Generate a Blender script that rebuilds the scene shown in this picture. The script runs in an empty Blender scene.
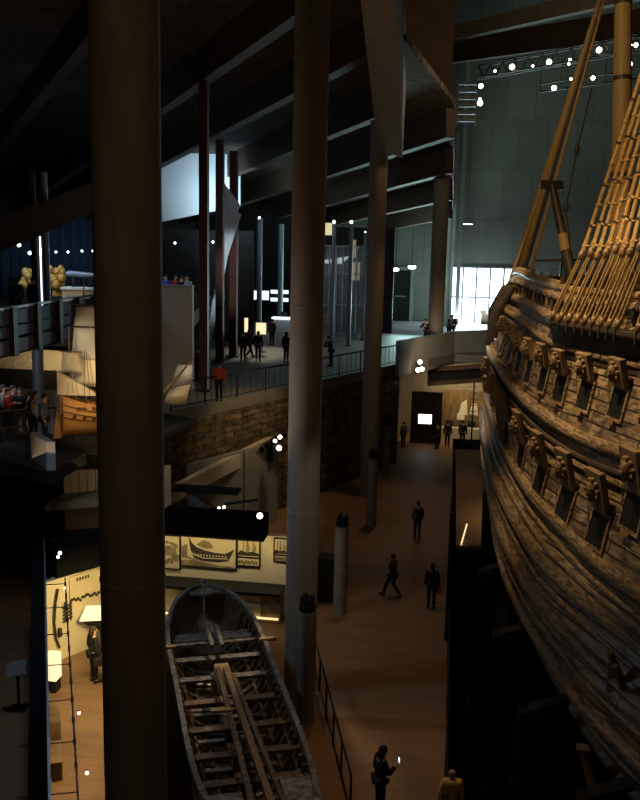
import bpy, bmesh, math, random
from mathutils import Vector as V, Matrix
from mathutils.bvhtree import BVHTree
random.seed(7)
PI = math.pi
SC = bpy.context.scene
COL = SC.collection
# ------------------------------------------------------------------ camera
F = 900.0
PITCH, YAW, ROLL = math.radians(10.08), math.radians(8.2), math.radians(1.25)
CAM = V((0, 0, 13))
f0 = V((-math.sin(YAW)*math.cos(PITCH), math.cos(YAW)*math.cos(PITCH), -math.sin(PITCH)))
r0 = V((math.cos(YAW), math.sin(YAW), 0)); u0 = r0.cross(f0)
RR = r0*math.cos(ROLL)+u0*math.sin(ROLL); UU = u0*math.cos(ROLL)-r0*math.sin(ROLL)
cd = bpy.data.cameras.new('camera'); cam = bpy.data.objects.new('camera', cd); COL.objects.link(cam)
cam.matrix_world = Matrix(((RR.x, UU.x, -f0.x, CAM.x), (RR.y, UU.y, -f0.y, CAM.y), (RR.z, UU.z, -f0.z, CAM.z), (0, 0, 0, 1)))
cd.sensor_fit = 'VERTICAL'; cd.sensor_height = 30; cd.lens = 30*F/800; cd.clip_end = 400; cd.clip_start = 0.1
SC.camera = cam

def ray(x, y): return f0+RR*((x-320)/F)+UU*((400-y)/F)
def az(x, y, z):            # where the sight line of a measured point meets a level
    d = ray(x, y); return CAM+d*((z-CAM.z)/d.z)
def ay(x, y, Y):            # ... meets a cross-section of the hall
    d = ray(x, y); return CAM+d*(Y/d.y)

# ------------------------------------------------------------------ materials
def new_mat(name):
    m = bpy.data.materials.new(name); m.use_nodes = True
    nt = m.node_tree; b = nt.nodes['Principled BSDF']; return m, nt, b
def N(nt, t, **kw):
    n = nt.nodes.new(t)
    for k, v in kw.items(): setattr(n, k, v)
    return n
def mat(name, c1, c2=None, scale=3.0, rough=0.7, metal=0.0, bump=0.15, stretch=(1, 1, 1), spec=0.3, detail=6):
    m, nt, b = new_mat(name); L = nt.links
    c2 = c2 or tuple(x*0.7 for x in c1)
    tc = N(nt, 'ShaderNodeTexCoord'); mp = N(nt, 'ShaderNodeMapping'); mp.inputs['Scale'].default_value = stretch
    L.new(tc.outputs['Object'], mp.inputs['Vector'])
    n1 = N(nt, 'ShaderNodeTexNoise'); n1.inputs['Scale'].default_value = scale; n1.inputs['Detail'].default_value = detail
    L.new(mp.outputs['Vector'], n1.inputs['Vector'])
    cr = N(nt, 'ShaderNodeValToRGB'); cr.color_ramp.elements[0].position = .3; cr.color_ramp.elements[1].position = .7
    cr.color_ramp.elements[0].color = (*c2, 1); cr.color_ramp.elements[1].color = (*c1, 1)
    L.new(n1.outputs['Fac'], cr.inputs['Fac']); L.new(cr.outputs['Color'], b.inputs['Base Color'])
    b.inputs['Roughness'].default_value = rough; b.inputs['Metallic'].default_value = metal
    b.inputs['Specular IOR Level'].default_value = spec
    if bump:
        bp = N(nt, 'ShaderNodeBump'); bp.inputs['Strength'].default_value = bump; bp.inputs['Distance'].default_value = .05
        L.new(n1.outputs['Fac'], bp.inputs['Height']); L.new(bp.outputs['Normal'], b.inputs['Normal'])
    return m
def emis(name, c, s):
    m, nt, b = new_mat(name)
    tc = N(nt, 'ShaderNodeTexCoord'); n1 = N(nt, 'ShaderNodeTexNoise'); n1.inputs['Scale'].default_value = 2.0
    nt.links.new(tc.outputs['Object'], n1.inputs['Vector'])
    mx = N(nt, 'ShaderNodeMix', data_type='RGBA'); mx.inputs[6].default_value = (*[x*.85 for x in c], 1); mx.inputs[7].default_value = (*c, 1)
    nt.links.new(n1.outputs['Fac'], mx.inputs[0]); nt.links.new(mx.outputs[2], b.inputs['Emission Color'])
    b.inputs['Base Color'].default_value = (*[x*.5 for x in c], 1); b.inputs['Emission Strength'].default_value = s
    return m
def brick_mat(name, c1, c2, mortar, bw, bh, ms=.02, rough=.7, bump=.4, uv=False, nscale=6, rot=(0, 0, 0), streak=(1, 1, 1), spec=.3, wear=None, lo=.35, hi=1.25, warp=.06):
    m, nt, b = new_mat(name); L = nt.links
    tc = N(nt, 'ShaderNodeTexCoord'); mp = N(nt, 'ShaderNodeMapping'); mp.inputs['Rotation'].default_value = rot
    L.new(tc.outputs['UV' if uv else 'Object'], mp.inputs['Vector'])
    br = N(nt, 'ShaderNodeTexBrick'); br.inputs['Scale'].default_value = 1; br.inputs['Brick Width'].default_value = bw
    br.inputs['Row Height'].default_value = bh; br.inputs['Mortar Size'].default_value = ms; br.inputs['Mortar Smooth'].default_value = .3
    br.inputs['Color1'].default_value = (*c1, 1); br.inputs['Color2'].default_value = (*c2, 1); br.inputs['Mortar'].default_value = (*mortar, 1)
    nd = N(nt, 'ShaderNodeTexNoise'); nd.inputs['Scale'].default_value = .8
    L.new(mp.outputs['Vector'], nd.inputs['Vector'])
    add = N(nt, 'ShaderNodeVectorMath', operation='MULTIPLY_ADD')
    L.new(nd.outputs['Color'], add.inputs[0]); add.inputs[1].default_value = (warp, warp, 0); L.new(mp.outputs['Vector'], add.inputs[2])
    L.new(add.outputs[0], br.inputs['Vector'])
    ms2 = N(nt, 'ShaderNodeMapping'); ms2.inputs['Scale'].default_value = streak; L.new(mp.outputs['Vector'], ms2.inputs['Vector'])
    n1 = N(nt, 'ShaderNodeTexNoise'); n1.inputs['Scale'].default_value = nscale; n1.inputs['Detail'].default_value = 8
    L.new(ms2.outputs['Vector'], n1.inputs['Vector'])
    cr = N(nt, 'ShaderNodeValToRGB'); cr.color_ramp.elements[0].position = .32; cr.color_ramp.elements[1].position = .72
    cr.color_ramp.elements[0].color = (lo, lo*.95, lo*.87, 1); cr.color_ramp.elements[1].color = (hi, hi*.96, hi*.88, 1)
    L.new(n1.outputs['Fac'], cr.inputs['Fac'])
    mx = N(nt, 'ShaderNodeMix', data_type='RGBA', blend_type='MULTIPLY'); mx.inputs[0].default_value = .9
    L.new(br.outputs['Color'], mx.inputs[6]); L.new(cr.outputs['Color'], mx.inputs[7])
    out = mx.outputs[2]
    if wear:
        n2 = N(nt, 'ShaderNodeTexNoise'); n2.inputs['Scale'].default_value = 1.1; n2.inputs['Detail'].default_value = 10; n2.inputs['Roughness'].default_value = .7
        L.new(mp.outputs['Vector'], n2.inputs['Vector'])
        c2r = N(nt, 'ShaderNodeValToRGB'); c2r.color_ramp.elements[0].position = .48; c2r.color_ramp.elements[1].position = .66
        L.new(n2.outputs['Fac'], c2r.inputs['Fac'])
        m2 = N(nt, 'ShaderNodeMix', data_type='RGBA'); L.new(c2r.outputs['Color'], m2.inputs[0]); L.new(out, m2.inputs[6]); m2.inputs[7].default_value = (*wear, 1)
        out = m2.outputs[2]
    L.new(out, b.inputs['Base Color'])
    b.inputs['Roughness'].default_value = rough; b.inputs['Specular IOR Level'].default_value = spec
    h = N(nt, 'ShaderNodeMath', operation='MULTIPLY_ADD'); L.new(n1.outputs['Fac'], h.inputs[0]); h.inputs[1].default_value = .6
    inv = N(nt, 'ShaderNodeMath', operation='SUBTRACT'); inv.inputs[0].default_value = 1; L.new(br.outputs['Fac'], inv.inputs[1]); L.new(inv.outputs[0], h.inputs[2])
    bp = N(nt, 'ShaderNodeBump'); bp.inputs['Strength'].default_value = bump; bp.inputs['Distance'].default_value = .06
    L.new(h.outputs[0], bp.inputs['Height']); L.new(bp.outputs['Normal'], b.inputs['Normal'])
    return m
def glass(name, tint):
    m, nt, b = new_mat(name)
    b.inputs['Base Color'].default_value = (*tint, 1); b.inputs['Transmission Weight'].default_value = .9
    b.inputs['Roughness'].default_value = .02; b.inputs['IOR'].default_value = 1.05
    tc = N(nt, 'ShaderNodeTexCoord'); n1 = N(nt, 'ShaderNodeTexNoise'); nt.links.new(tc.outputs['Object'], n1.inputs['Vector'])
    mr = N(nt, 'ShaderNodeMapRange'); mr.inputs[3].default_value = .02; mr.inputs[4].default_value = .08
    nt.links.new(n1.outputs['Fac'], mr.inputs[0]); nt.links.new(mr.outputs[0], b.inputs['Roughness'])
    return m

M = {}
M['concrete'] = mat('concrete', (.30, .265, .215), (.22, .195, .16), 1.6, .8, bump=.12, stretch=(2, 2, .5))
M['concrete_grey'] = mat('concrete_grey', (.30, .31, .29), (.23, .235, .22), 1.1, .8, bump=.1, stretch=(1, 1, .4))
M['far_concrete'] = brick_mat('far_concrete', (.20, .205, .185), (.17, .175, .16), (.11, .115, .105), 2.4, 4.2, .03, .85, .3, rot=(math.radians(90), 0, 0), nscale=.3, lo=.85, hi=1.12)
M['bollard'] = mat('bollard_grey', (.30, .29, .26), (.22, .21, .19), 2, .55, metal=.2, bump=.05)
M['matte'] = mat('matte_black', (.010, .010, .011), (.007, .007, .008), 5, .95, spec=.03, bump=.03)
M['black'] = mat('black_metal', (.012, .012, .013), (.008, .008, .008), 8, .5, spec=.3)
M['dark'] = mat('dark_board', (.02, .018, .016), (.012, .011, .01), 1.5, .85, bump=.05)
M['beam'] = mat('glulam_beam', (.075, .05, .033), (.05, .034, .023), 2.2, .7, stretch=(.3, .3, 3), bump=.1)
M['roof'] = brick_mat('roof_boards', (.12, .10, .085), (.09, .075, .06), (.02, .017, .014), 9, .32, .03, .85, .5, rot=(0, 0, math.radians(126)), nscale=3)
M['fascia'] = mat('brown_panel', (.10, .066, .04), (.075, .05, .032), 1.2, .75, bump=.05)
M['floor'] = brick_mat('floor_planks', (.27, .165, .095), (.245, .15, .085), (.16, .10, .058), 5.5, .3, .01, .55, .05, nscale=.8, streak=(1, 3, 1), spec=.35, lo=.82, hi=1.1)
M['floor_grey'] = mat('floor_grey', (.17, .165, .15), (.13, .125, .115), .8, .6, bump=.04)
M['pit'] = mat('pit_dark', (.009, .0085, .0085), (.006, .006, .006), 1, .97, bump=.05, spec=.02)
M['stone'] = brick_mat('rough_stone', (.20, .16, .10), (.10, .08, .052), (.075, .06, .04), .55, .27, .03, .95, 1.0, nscale=2.2, rot=(math.radians(90), 0, 0), warp=.35, lo=.3, hi=1.5)
M['plaster'] = mat('cream_plaster', (.52, .46, .36), (.46, .40, .31), .8, .85, bump=.03)
M['white'] = mat('white_wall', (.74, .80, .83), (.68, .74, .78), .4, .8, bump=.02)
M['hull'] = brick_mat('weathered_oak', (.265, .195, .125), (.155, .112, .07), (.015, .01, .007), 5.5, .34, .03, .42, 1.0, uv=True, nscale=4, streak=(.6, 2.0, 1), spec=.8, wear=(.045, .03, .02), lo=.1, hi=2.0)
M['wale'] = mat('wale_oak', (.36, .245, .135), (.04, .028, .017), 6.0, .38, bump=1.0, stretch=(1.4, .45, 2.6), spec=.6, detail=12)
M['darkwood'] = mat('tarred_wood', (.06, .043, .03), (.025, .018, .013), 3, .5, bump=.5, spec=.45)
M['oldwood'] = mat('old_timber', (.25, .165, .085), (.12, .078, .042), 4, .55, bump=.5, stretch=(1, 1, .4))
M['gilt'] = mat('gilded_wood', (.62, .33, .06), (.30, .14, .025), 7, .4, bump=.5, spec=.5)
M['paleoak'] = mat('pale_oak', (.42, .29, .15), (.30, .2, .10), 4, .5, bump=.3, stretch=(3, 3, .4))
M['gold'] = mat('carved_wood', (.30, .185, .08), (.10, .06, .027), 9, .45, bump=.7, spec=.5)
M['rope'] = mat('hemp_rope', (.52, .34, .135), (.30, .185, .07), 9, .65, bump=.5, stretch=(1, 1, 1))
M['boat'] = mat('boat_timber', (.17, .11, .06), (.045, .03, .018), 6, .28, bump=.8, spec=.8, detail=9)
M['gunwale'] = mat('silvered_gunwale', (.30, .285, .265), (.022, .018, .015), 7, .35, bump=.7, spec=.6, detail=9)
M['boatlight'] = mat('new_oak_repair', (.45, .29, .13), (.35, .22, .10), 5, .5, bump=.2)
M['model'] = mat('varnished_oak_model', (.62, .31, .085), (.48, .23, .06), 3, .4, bump=.1, stretch=(.5, .5, 5))
M['model_dark'] = mat('model_dark_wale', (.13, .06, .025), None, 4, .5)
M['sail'] = mat('sailcloth', (.80, .70, .50), (.70, .60, .41), 2.5, .85, bump=.15)
M['sailw'] = mat('pale_sailcloth', (.72, .72, .66), (.62, .62, .56), 2.5, .85, bump=.15)
M['red'] = mat('oxide_red_steel', (.085, .027, .018), (.065, .02, .014), 2, .6, bump=.03)
M['balcony'] = mat('slate_blue_panel', (.05, .05, .085), (.036, .037, .066), 1.5, .6, bump=.03)
M['curtain'] = mat('blue_curtain', (.035, .06, .085), (.02, .035, .05), 4, .9, stretch=(3, 3, .1), bump=.6)
M['steel'] = mat('pale_steel', (.24, .28, .31), (.18, .22, .25), 2, .45, metal=.3, bump=.03)
M['paper'] = mat('tan_print', (.62, .53, .34), (.55, .46, .29), 2.2, .85, bump=0)
M['paper_dark'] = mat('umber_print', (.33, .26, .15), (.10, .075, .04), 3.4, .85, bump=0)
M['ink'] = mat('ink_drawing', (.06, .045, .03), (.03, .022, .015), 6, .9, bump=0)
M['panelw'] = mat('ivory_panel', (.66, .59, .43), (.60, .53, .38), .8, .85, bump=.02)
M['glass'] = glass('clear_glass', (.9, .95, .95))
M['skin'] = mat('skin', (.50, .31, .22), (.45, .27, .19), 6, .6, bump=.05)
M['screen'] = emis('blue_white_screen', (.75, .88, 1.0), 1.7)
M['tv'] = emis('video_screen', (.85, .93, 1.0), 3.0)
M['day'] = emis('daylit_pane', (.78, .93, 1.0), 5)
M['lens'] = emis('lit_lens', (1.0, .87, .66), 14)
M['lens_cool'] = emis('lit_lens_cool', (.82, .94, 1.0), 9)
M['warmbox'] = emis('lit_lightbox', (1.0, .82, .48), 1.15)
M['strip'] = emis('warm_strip', (1.0, .72, .33), 1.3)
M['tube'] = emis('fluorescent_tube', (.85, .93, 1.0), 2.0)
def cloth(c): 
    k = 'cloth_%d_%d_%d' % tuple(int(x*255) for x in c)
    if k not in M: M[k] = mat(k, c, tuple(x*.75 for x in c), 9, .9, bump=.2)
    return M[k]

# ------------------------------------------------------------------ builders
W = {}
def mw(o): return W.get(o, Matrix.Identity(4)) if o else Matrix.Identity(4)
class MB:
    def __init__(s): s.v = []; s.f = []; s.uv = None
    def add(s, vs, fs):
        o = len(s.v); s.v += [V(p) for p in vs]; s.f += [[i+o for i in f] for f in fs]; return s
    def box(s, c, size, R=None):
        hx, hy, hz = [x/2 for x in size]; c = V(c); R = R or Matrix.Identity(3)
        vs = [c+R@V((sx*hx, sy*hy, sz*hz)) for sx in (-1, 1) for sy in (-1, 1) for sz in (-1, 1)]
        return s.add(vs, [(0, 1, 3, 2), (4, 6, 7, 5), (0, 4, 5, 1), (2, 3, 7, 6), (0, 2, 6, 4), (1, 5, 7, 3)])
    def bar(s, p0, p1, w, h, up=(0, 0, 1), roll=0):
        p0, p1 = V(p0), V(p1); d = (p1-p0); l = d.length; d.normalize()
        x = d.cross(V(up))
        if x.length < 1e-4: x = d.cross(V((0, 1, 0)))
        x.normalize(); z = x.cross(d)
        R = Matrix((x, d, z)).transposed()
        return s.box((p0+p1)/2, (w, l, h), R)
    def tube(s, pts, rad, n=10, cap=True):
        pts = [V(p) for p in pts]
        if not isinstance(rad, (list, tuple)): rad = [rad]*len(pts)
        vs = []; fs = []; prev = None
        for i, p in enumerate(pts):
            d = (pts[min(i+1, len(pts)-1)]-pts[max(i-1, 0)]).normalized()
            a = prev-d*prev.dot(d) if prev else d.cross(V((0, 0, 1)))
            if a.length < 1e-3: a = d.cross(V((0, 1, 0)))
            a.normalize(); prev = a; b = d.cross(a)
            for k in range(n):
                t = 2*PI*k/n; vs.append(p+(a*math.cos(t)+b*math.sin(t))*rad[i])
        for i in range(len(pts)-1):
            for k in range(n):
                k2 = (k+1) % n; fs.append((i*n+k, i*n+k2, (i+1)*n+k2, (i+1)*n+k))
        if cap: fs.append(list(range(n))[::-1]); fs.append([(len(pts)-1)*n+k for k in range(n)])
        return s.add(vs, fs)
    def cyl(s, c, r, h, n=24, r2=None):
        c = V(c); return s.tube([c, c+V((0, 0, h))], [r, r if r2 is None else r2], n)
    def lathe(s, c, prof, n=24):
        c = V(c); vs = []; fs = []
        for r, z in prof:
            for k in range(n):
                t = 2*PI*k/n; vs.append(c+V((r*math.cos(t), r*math.sin(t), z)))
        for i in range(len(prof)-1):
            for k in range(n):
                k2 = (k+1) % n; fs.append((i*n+k, i*n+k2, (i+1)*n+k2, (i+1)*n+k))
        fs.append(list(range(n))[::-1]); fs.append([(len(prof)-1)*n+k for k in range(n)])
        return s.add(vs, fs)
    def ball(s, c, r, n=10, m=6, sc=(1, 1, 1)):
        c = V(c); vs = [c+V((0, 0, -r*sc[2]))]; fs = []
        for i in range(1, m):
            ph = -PI/2+PI*i/m
            for k in range(n):
                t = 2*PI*k/n; vs.append(c+V((r*math.cos(ph)*math.cos(t)*sc[0], r*math.cos(ph)*math.sin(t)*sc[1], r*math.sin(ph)*sc[2])))
        vs.append(c+V((0, 0, r*sc[2]))); top = len(vs)-1
        for k in range(n):
            fs.append((0, 1+(k+1) % n, 1+k)); fs.append((top, 1+(m-2)*n+k, 1+(m-2)*n+(k+1) % n))
        for i in range(m-2):
            for k in range(n):
                a = 1+i*n+k; b = 1+i*n+(k+1) % n; fs.append((a, b, b+n, a+n))
        return s.add(vs, fs)
    def prism(s, poly, vec):
        vec = V(vec); n = len(poly); poly = [V(p) for p in poly]
        vs = poly+[p+vec for p in poly]
        fs = [list(range(n))[::-1], [n+i for i in range(n)]]+[(i, (i+1) % n, n+(i+1) % n, n+i) for i in range(n)]
        return s.add(vs, fs)
    def grid(s, rows, closed=False):
        n = len(rows[0]); vs = [p for r in rows for p in r]; fs = []
        for i in range(len(rows)-1):
            for k in range(n-1): fs.append((i*n+k, i*n+k+1, (i+1)*n+k+1, (i+1)*n+k))
        return s.add(vs, fs)
    def build(s, name, m, parent=None, smooth=False, uvf=None, bevel=0, local=False):
        me = bpy.data.meshes.new(name)
        inv = mw(parent).inverted() if parent and not local else Matrix.Identity(4)
        org = V((0, 0, 0))
        if parent is None and s.v:
            xs = [p.x for p in s.v]; ys = [p.y for p in s.v]; org = V(((min(xs)+max(xs))/2, (min(ys)+max(ys))/2, min(p.z for p in s.v)))
        me.from_pydata([(inv@p)-org for p in s.v], [], s.f); 
        if s.uv:
            ul = me.uv_layers.new(name='UVMap')
            for lp in me.loops: ul.data[lp.index].uv = s.uv[lp.vertex_index]
        bm = bmesh.new(); bm.from_mesh(me); bmesh.ops.recalc_face_normals(bm, faces=bm.faces); bm.to_mesh(me); bm.free()
        me.materials.append(M[m] if isinstance(m, str) else m)
        if smooth:
            for p in me.polygons: p.use_smooth = True
            try: me.set_sharp_from_angle(angle=math.radians(40))
            except Exception: pass
        o = bpy.data.objects.new(name, me); COL.objects.link(o); o.location = org
        if parent: o.parent = parent; W[o] = mw(parent)
        else: W[o] = Matrix.Translation(org)
        if bevel:
            b = o.modifiers.new('bevel', 'BEVEL'); b.width = bevel; b.segments = 2; b.limit_method = 'ANGLE'
        return o
def tag(o, label, cat, group=None):
    o['label'] = label; o['category'] = cat
    if group: o['group'] = group
    return o
def struct(o): o['kind'] = 'structure'; return o
def thing(name, label, cat, loc=(0, 0, 0), rz=0, group=None):
    o = bpy.data.objects.new(name, None); COL.objects.link(o); o.location = loc; o.rotation_euler = (0, 0, rz); o.empty_display_size = .2
    W[o] = Matrix.Translation(V(loc)) @ Matrix.Rotation(rz, 4, 'Z')
    return tag(o, label, cat, group)
def dup(root, loc, rz, label):
    r = root.copy(); COL.objects.link(r); r.location = loc; r.rotation_euler = (0, 0, rz); r['label'] = label
    for ch in root.children:
        c = ch.copy(); COL.objects.link(c); c.parent = r
        for g in ch.children:
            d = g.copy(); COL.objects.link(d); d.parent = c
    return r
def rotz(a): return Matrix.Rotation(a, 3, 'Z')
def lerp(a, b, t): return V(a)*(1-t)+V(b)*t
def cat_rom(P, n):
    P = [V(p) for p in P]; L = [0]
    for a, b in zip(P, P[1:]): L.append(L[-1]+(b-a).length)
    out = []; T = L[-1]
    def tan(i):
        if i == 0: return (P[1]-P[0])/(L[1]-L[0])
        if i == len(P)-1: return (P[-1]-P[-2])/(L[-1]-L[-2])
        return (P[i+1]-P[i-1])/(L[i+1]-L[i-1])
    for k in range(n):
        s = T*k/(n-1); i = 0
        while i < len(P)-2 and s > L[i+1]: i += 1
        h = L[i+1]-L[i]; t = (s-L[i])/h
        out.append(P[i]*(2*t**3-3*t*t+1)+tan(i)*h*(t**3-2*t*t+t)+P[i+1]*(-2*t**3+3*t*t)+tan(i+1)*h*(t**3-t*t))
    return out

# ================================================================== THE SETTING
def slab(name, poly, z0, z1, m): return struct(MB().prism([(x, y, z0) for x, y in poly], (0, 0, z1-z0)).build(name, m))
def wall(name, p0, p1, z0, z1, th, m):
    p0, p1 = V((*p0, 0)), V((*p1, 0)); d = (p1-p0).normalized(); n = V((-d.y, d.x, 0))*th
    return struct(MB().prism([p0+V((0, 0, z0)), p1+V((0, 0, z0)), p1+n+V((0, 0, z0)), p0+n+V((0, 0, z0))], (0, 0, z1-z0)).build(name, m))
slab('floor', [(-40, 4), (.45, 4), (.45, 45), (.45, 62), (-40, 62)], -.4, 0, 'floor')
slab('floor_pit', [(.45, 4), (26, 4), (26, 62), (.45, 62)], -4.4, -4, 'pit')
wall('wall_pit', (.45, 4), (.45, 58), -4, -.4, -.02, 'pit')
EDGE = [(-11.25, 34.4), (-2.85, 52.3), (.3, 57.7), (12, 58.2)]
slab('floor_mid', [(-40, 29.6), (-13.4, 29.6), (-13.4, 34.4)]+EDGE+[(26, 58.2), (26, 82), (-40, 82)], 5.5, 6, 'floor_grey')
wall('wall_stone', (-13.4, 29.9), EDGE[1], 0, 5.5, .6, 'stone')
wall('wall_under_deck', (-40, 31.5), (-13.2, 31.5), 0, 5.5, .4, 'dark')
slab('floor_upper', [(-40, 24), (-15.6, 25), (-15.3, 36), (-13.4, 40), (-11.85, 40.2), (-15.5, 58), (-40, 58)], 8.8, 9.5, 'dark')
wall('wall_far', (-1.4, 82), (26, 82), 10.9, 36, .5, 'far_concrete')
wall('wall_far_side', (5.6, 82), (26, 82), 0, 10.9, .5, 'far_concrete')
wall('wall_far_below', (-1.4, 82), (5.6, 82), 0, 6, .5, 'far_concrete')
wall('wall_aisle_far', (-40, 81.6), (-1.4, 81.6), 6, 19, .5, 'far_concrete')
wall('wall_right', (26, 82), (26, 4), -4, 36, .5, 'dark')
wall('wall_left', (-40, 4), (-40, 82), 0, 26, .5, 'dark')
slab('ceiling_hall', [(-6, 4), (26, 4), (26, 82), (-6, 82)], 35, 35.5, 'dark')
# diagonal roof of the side aisle
vb = ray(-155, 332).normalized()
def roofz(x, y): return 18.85-(.02*(x+3.96)+.14*(y-45))/.99
ANCH = [(-4, 11.5), (-4, 21.1), (-3.8, 30.1), (-3.2, 36), (-3.9, 45), (-.75, 48.7), (-.8, 57), (-.8, 65.5), (-.8, 73)]
for i, (x, y) in enumerate(ANCH):
    p = V((x, y, roofz(x, y)+.75)); q = p+vb*58
    b = MB().bar(p-vb*.4, q, .55, 1.5).build('beam', 'beam')
    lab = ['dark laminated roof beam highest and nearest above the left column', 'dark laminated roof beam crossing behind the top of the left column',
           'dark laminated roof beam crossing behind the top of the middle column', 'dark laminated roof beam meeting the girder highest at its near end',
           'dark laminated roof beam resting on the head of the third column', 'dark laminated roof beam resting on the head of the far column',
           'greenish roof beam next beyond the far column head', 'teal lit roof beam third beyond the third column', 'last teal lit roof beam before the far aisle wall'][i]
    b.name = 'roof_beam'; tag(b, lab, 'beam', 'diagonal beams of the aisle roof')
rp = []
for x, y in ((-3.2, -6), (-3.2, 36), (-.3, 48), (-.3, 82), (-45, 82), (-45, -6)): rp.append(V((x, y, roofz(x, y)+1.5)))
struct(MB().prism(rp, (0, 0, .3)).build('ceiling', 'roof'))
# brown fascia and wall over the arcade
wall('wall_fascia', (-3.7, 53.5), (-.62, 53.5), 19.0, 35, .5, 'fascia')
wall('wall_arcade', (-3.4, -4), (-3.4, 29.5), 24.5, 35, .4, 'dark')
struct(MB().bar((-3.2, 30, 24.5), (-3.6, 53.5, 24.5), .35, 21-.2).build('wall_clerestory', 'fascia')) if False else None
# inclined concrete girder over the columns
gA, gB = ay(388, 128, 44.5), ay(373, -60, 30)
g = MB()
cr_ = (gB-gA).normalized()
g.prism([gA+V((-.45, 0, -1.0)), gA+V((.75, 0, -1.4)), gA+V((.75, .6, 2.6)), gA+V((-.45, .4, 1.4))], gB-gA)
tag(g.build('girder', 'concrete'), 'inclined grey concrete girder rising from the head of the third column', 'girder')
# cross beam of the far hall
p0, p1 = ay(452, 34, 65), ay(650, -12, 52)
tag(MB().bar(p0, p1, .6, .95).build('cross_beam', 'concrete'), 'pale concrete beam crossing the hall above the lamp truss', 'beam')
p0, p1 = ay(452, 52, 66), ay(650, 22, 54)
tag(MB().bar(p0, p1, .4, 1.5).build('cross_beam', 'fascia'), 'brown timber beam directly under the pale concrete cross beam', 'beam')

# big window
wx0, wx1, wz0, wz1, wy = -.35, 5.6, 5.95, 10.9, 82
def build_window():
    fr = MB(); nx, nz = 5, 3
    pane_pos = []
    for i in range(nx+1):
        x = wx0+(wx1-wx0)*i/nx; fr.box((x, wy-.05, (wz0+wz1)/2), (.16, .25, wz1-wz0))
    zs = [wz0, wz0+2.3, wz1]
    for z in zs: fr.box(((wx0+wx1)/2, wy-.05, z), (wx1-wx0, .22, .14))
    w = struct(fr.build('window_1', 'steel'))
    pn = MB()
    for i in range(nx):
        for k in range(2):
            xa = wx0+(wx1-wx0)*(i+.5)/nx; w_ = (wx1-wx0)/nx-.16
            pn.box((xa, wy+.1, (zs[k]+zs[k+1])/2), (w_, .04, zs[k+1]-zs[k]-.12))
    pn.build('window_pane', 'day', w)
build_window()
tag(MB().box((3.2, 81.2, 6.45), (1.3, .5, .9)).box((2.75, 81.0, 7.05), (.5, .4, .35)).build('display_case', M['oldwood'], bevel=.03), 'low brown crate in front of the bright hall window', 'crate')

# ------------------------------------------------------------------ columns
def column(x, y, z0, z1, r, label, joints=()):
    t = thing('concrete_column', label, 'column', (x, y, z0), 0, 'round concrete columns')
    MB().lathe((x, y, z0), [(r, 0), (r, z1-z0)], 40).build('shaft', 'concrete', t, smooth=True)
    for j in joints: MB().lathe((x, y, j-.02), [(r+.004, 0), (r+.012, .01), (r+.012, .03), (r+.004, .04)], 40).build('joint_ring', M['concrete_grey'], t, smooth=True)
    return t
column(-4.33, 11.7, 0, roofz(-4.3, 11.7)+1.4, .455, 'nearest round concrete column, dark brown, tall along the left side', (8.2,))
column(-3.95, 24.5, 0, roofz(-3.9, 24.5)+1.4, .46, 'round concrete column in the middle, behind the capped post beside the longboat', (5.4, 11.2))
column(-3.86, 45, 0, 18.7, .45, 'third round concrete column carrying the inclined girder', (6.9, 9.6))
column(-1.0, 58.6, 6, 20, .5, 'round grey concrete column rising behind the concrete bridge parapet')
column(-.65, 78, 6, 17, .4, 'slimmer grey column beside the bright hall window')

def bollard(p, h, r, label):
    t = thing('floor_post', label, 'post', p, 0, 'capped grey floor posts')
    x, y, z = p
    MB().lathe(p, [(r*1.05, 0), (r*1.05, .05), (r, .06), (r, h*.86), (r*1.03, h*.862), (r*1.03, h*.9)], 28).build('shaft', 'bollard', t, smooth=True)
    c = MB().lathe((x, y, z+h*.9), [(r*.92, 0), (r*.92, h*.05), (r*.8, h*.055), (r*.8, h*.09), (r*.86, h*.095), (r*.86, h*.1)], 24).build('cap', 'black', t, smooth=True)
    for k in range(3):
        a = k*2.1; MB().box((x+r*.55*math.cos(a), y+r*.55*math.sin(a), z+h*1.0+.02), (.1, .1, .08), rotz(a)).build('lamp_socket', 'black', c)
    return t
bollard((-3.47, 22.56, 0), 3.55, .245, 'nearest capped grey post, right beside the longboat')
bollard((-3.44, 29.99, 0), 3.55, .25, 'capped grey post second nearest, standing on the open wooden floor')
bollard((-3.26, 40.16, 0), 3.55, .235, 'capped grey post just in front of the third column')
bollard(tuple(az(386, 478, 0)), 3.3, .22, 'dim capped post behind the third column by the stone wall')

# ------------------------------------------------------------------ stage lamps and truss
LAMPS = []
def spot_thing(p, aim, label, lens='lens', r=.16, group='stage lamps on the hall truss', cat='spotlight'):
    p = V(p); d = (V(aim)-p).normalized()
    t = thing('spotlight', label, cat, p, 0, group)
    MB().tube([p-d*r*2.6, p-d*r*.6, p-d*r*.5, p], [r*.75, r*.8, r*1.0, r*1.12], 14).build('housing', 'black', t, smooth=True)
    MB().tube([p-d*.02, p+d*.015], [r*.98, r*.98], 14).build('lens', lens, t)
    MB().tube([p-d*r*1.4, p-d*r*1.4+V((0, 0, r*2.2))], .02, 6).build('yoke', 'black', t)
    return t
tA, tB = ay(478, 78, 55), ay(655, 46, 44.5)
tr = thing('lighting_truss', 'black lighting truss crossing the hall high above the ship', 'truss', (tA+tB)/2)
ch = MB()
for dz in (0, .7):
    for dy in (0, .6): ch.tube([tA+V((0, dy, dz)), tB+V((0, dy, dz))], .045, 8)
ch.build('chord', 'black', tr)
br = MB()
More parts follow.
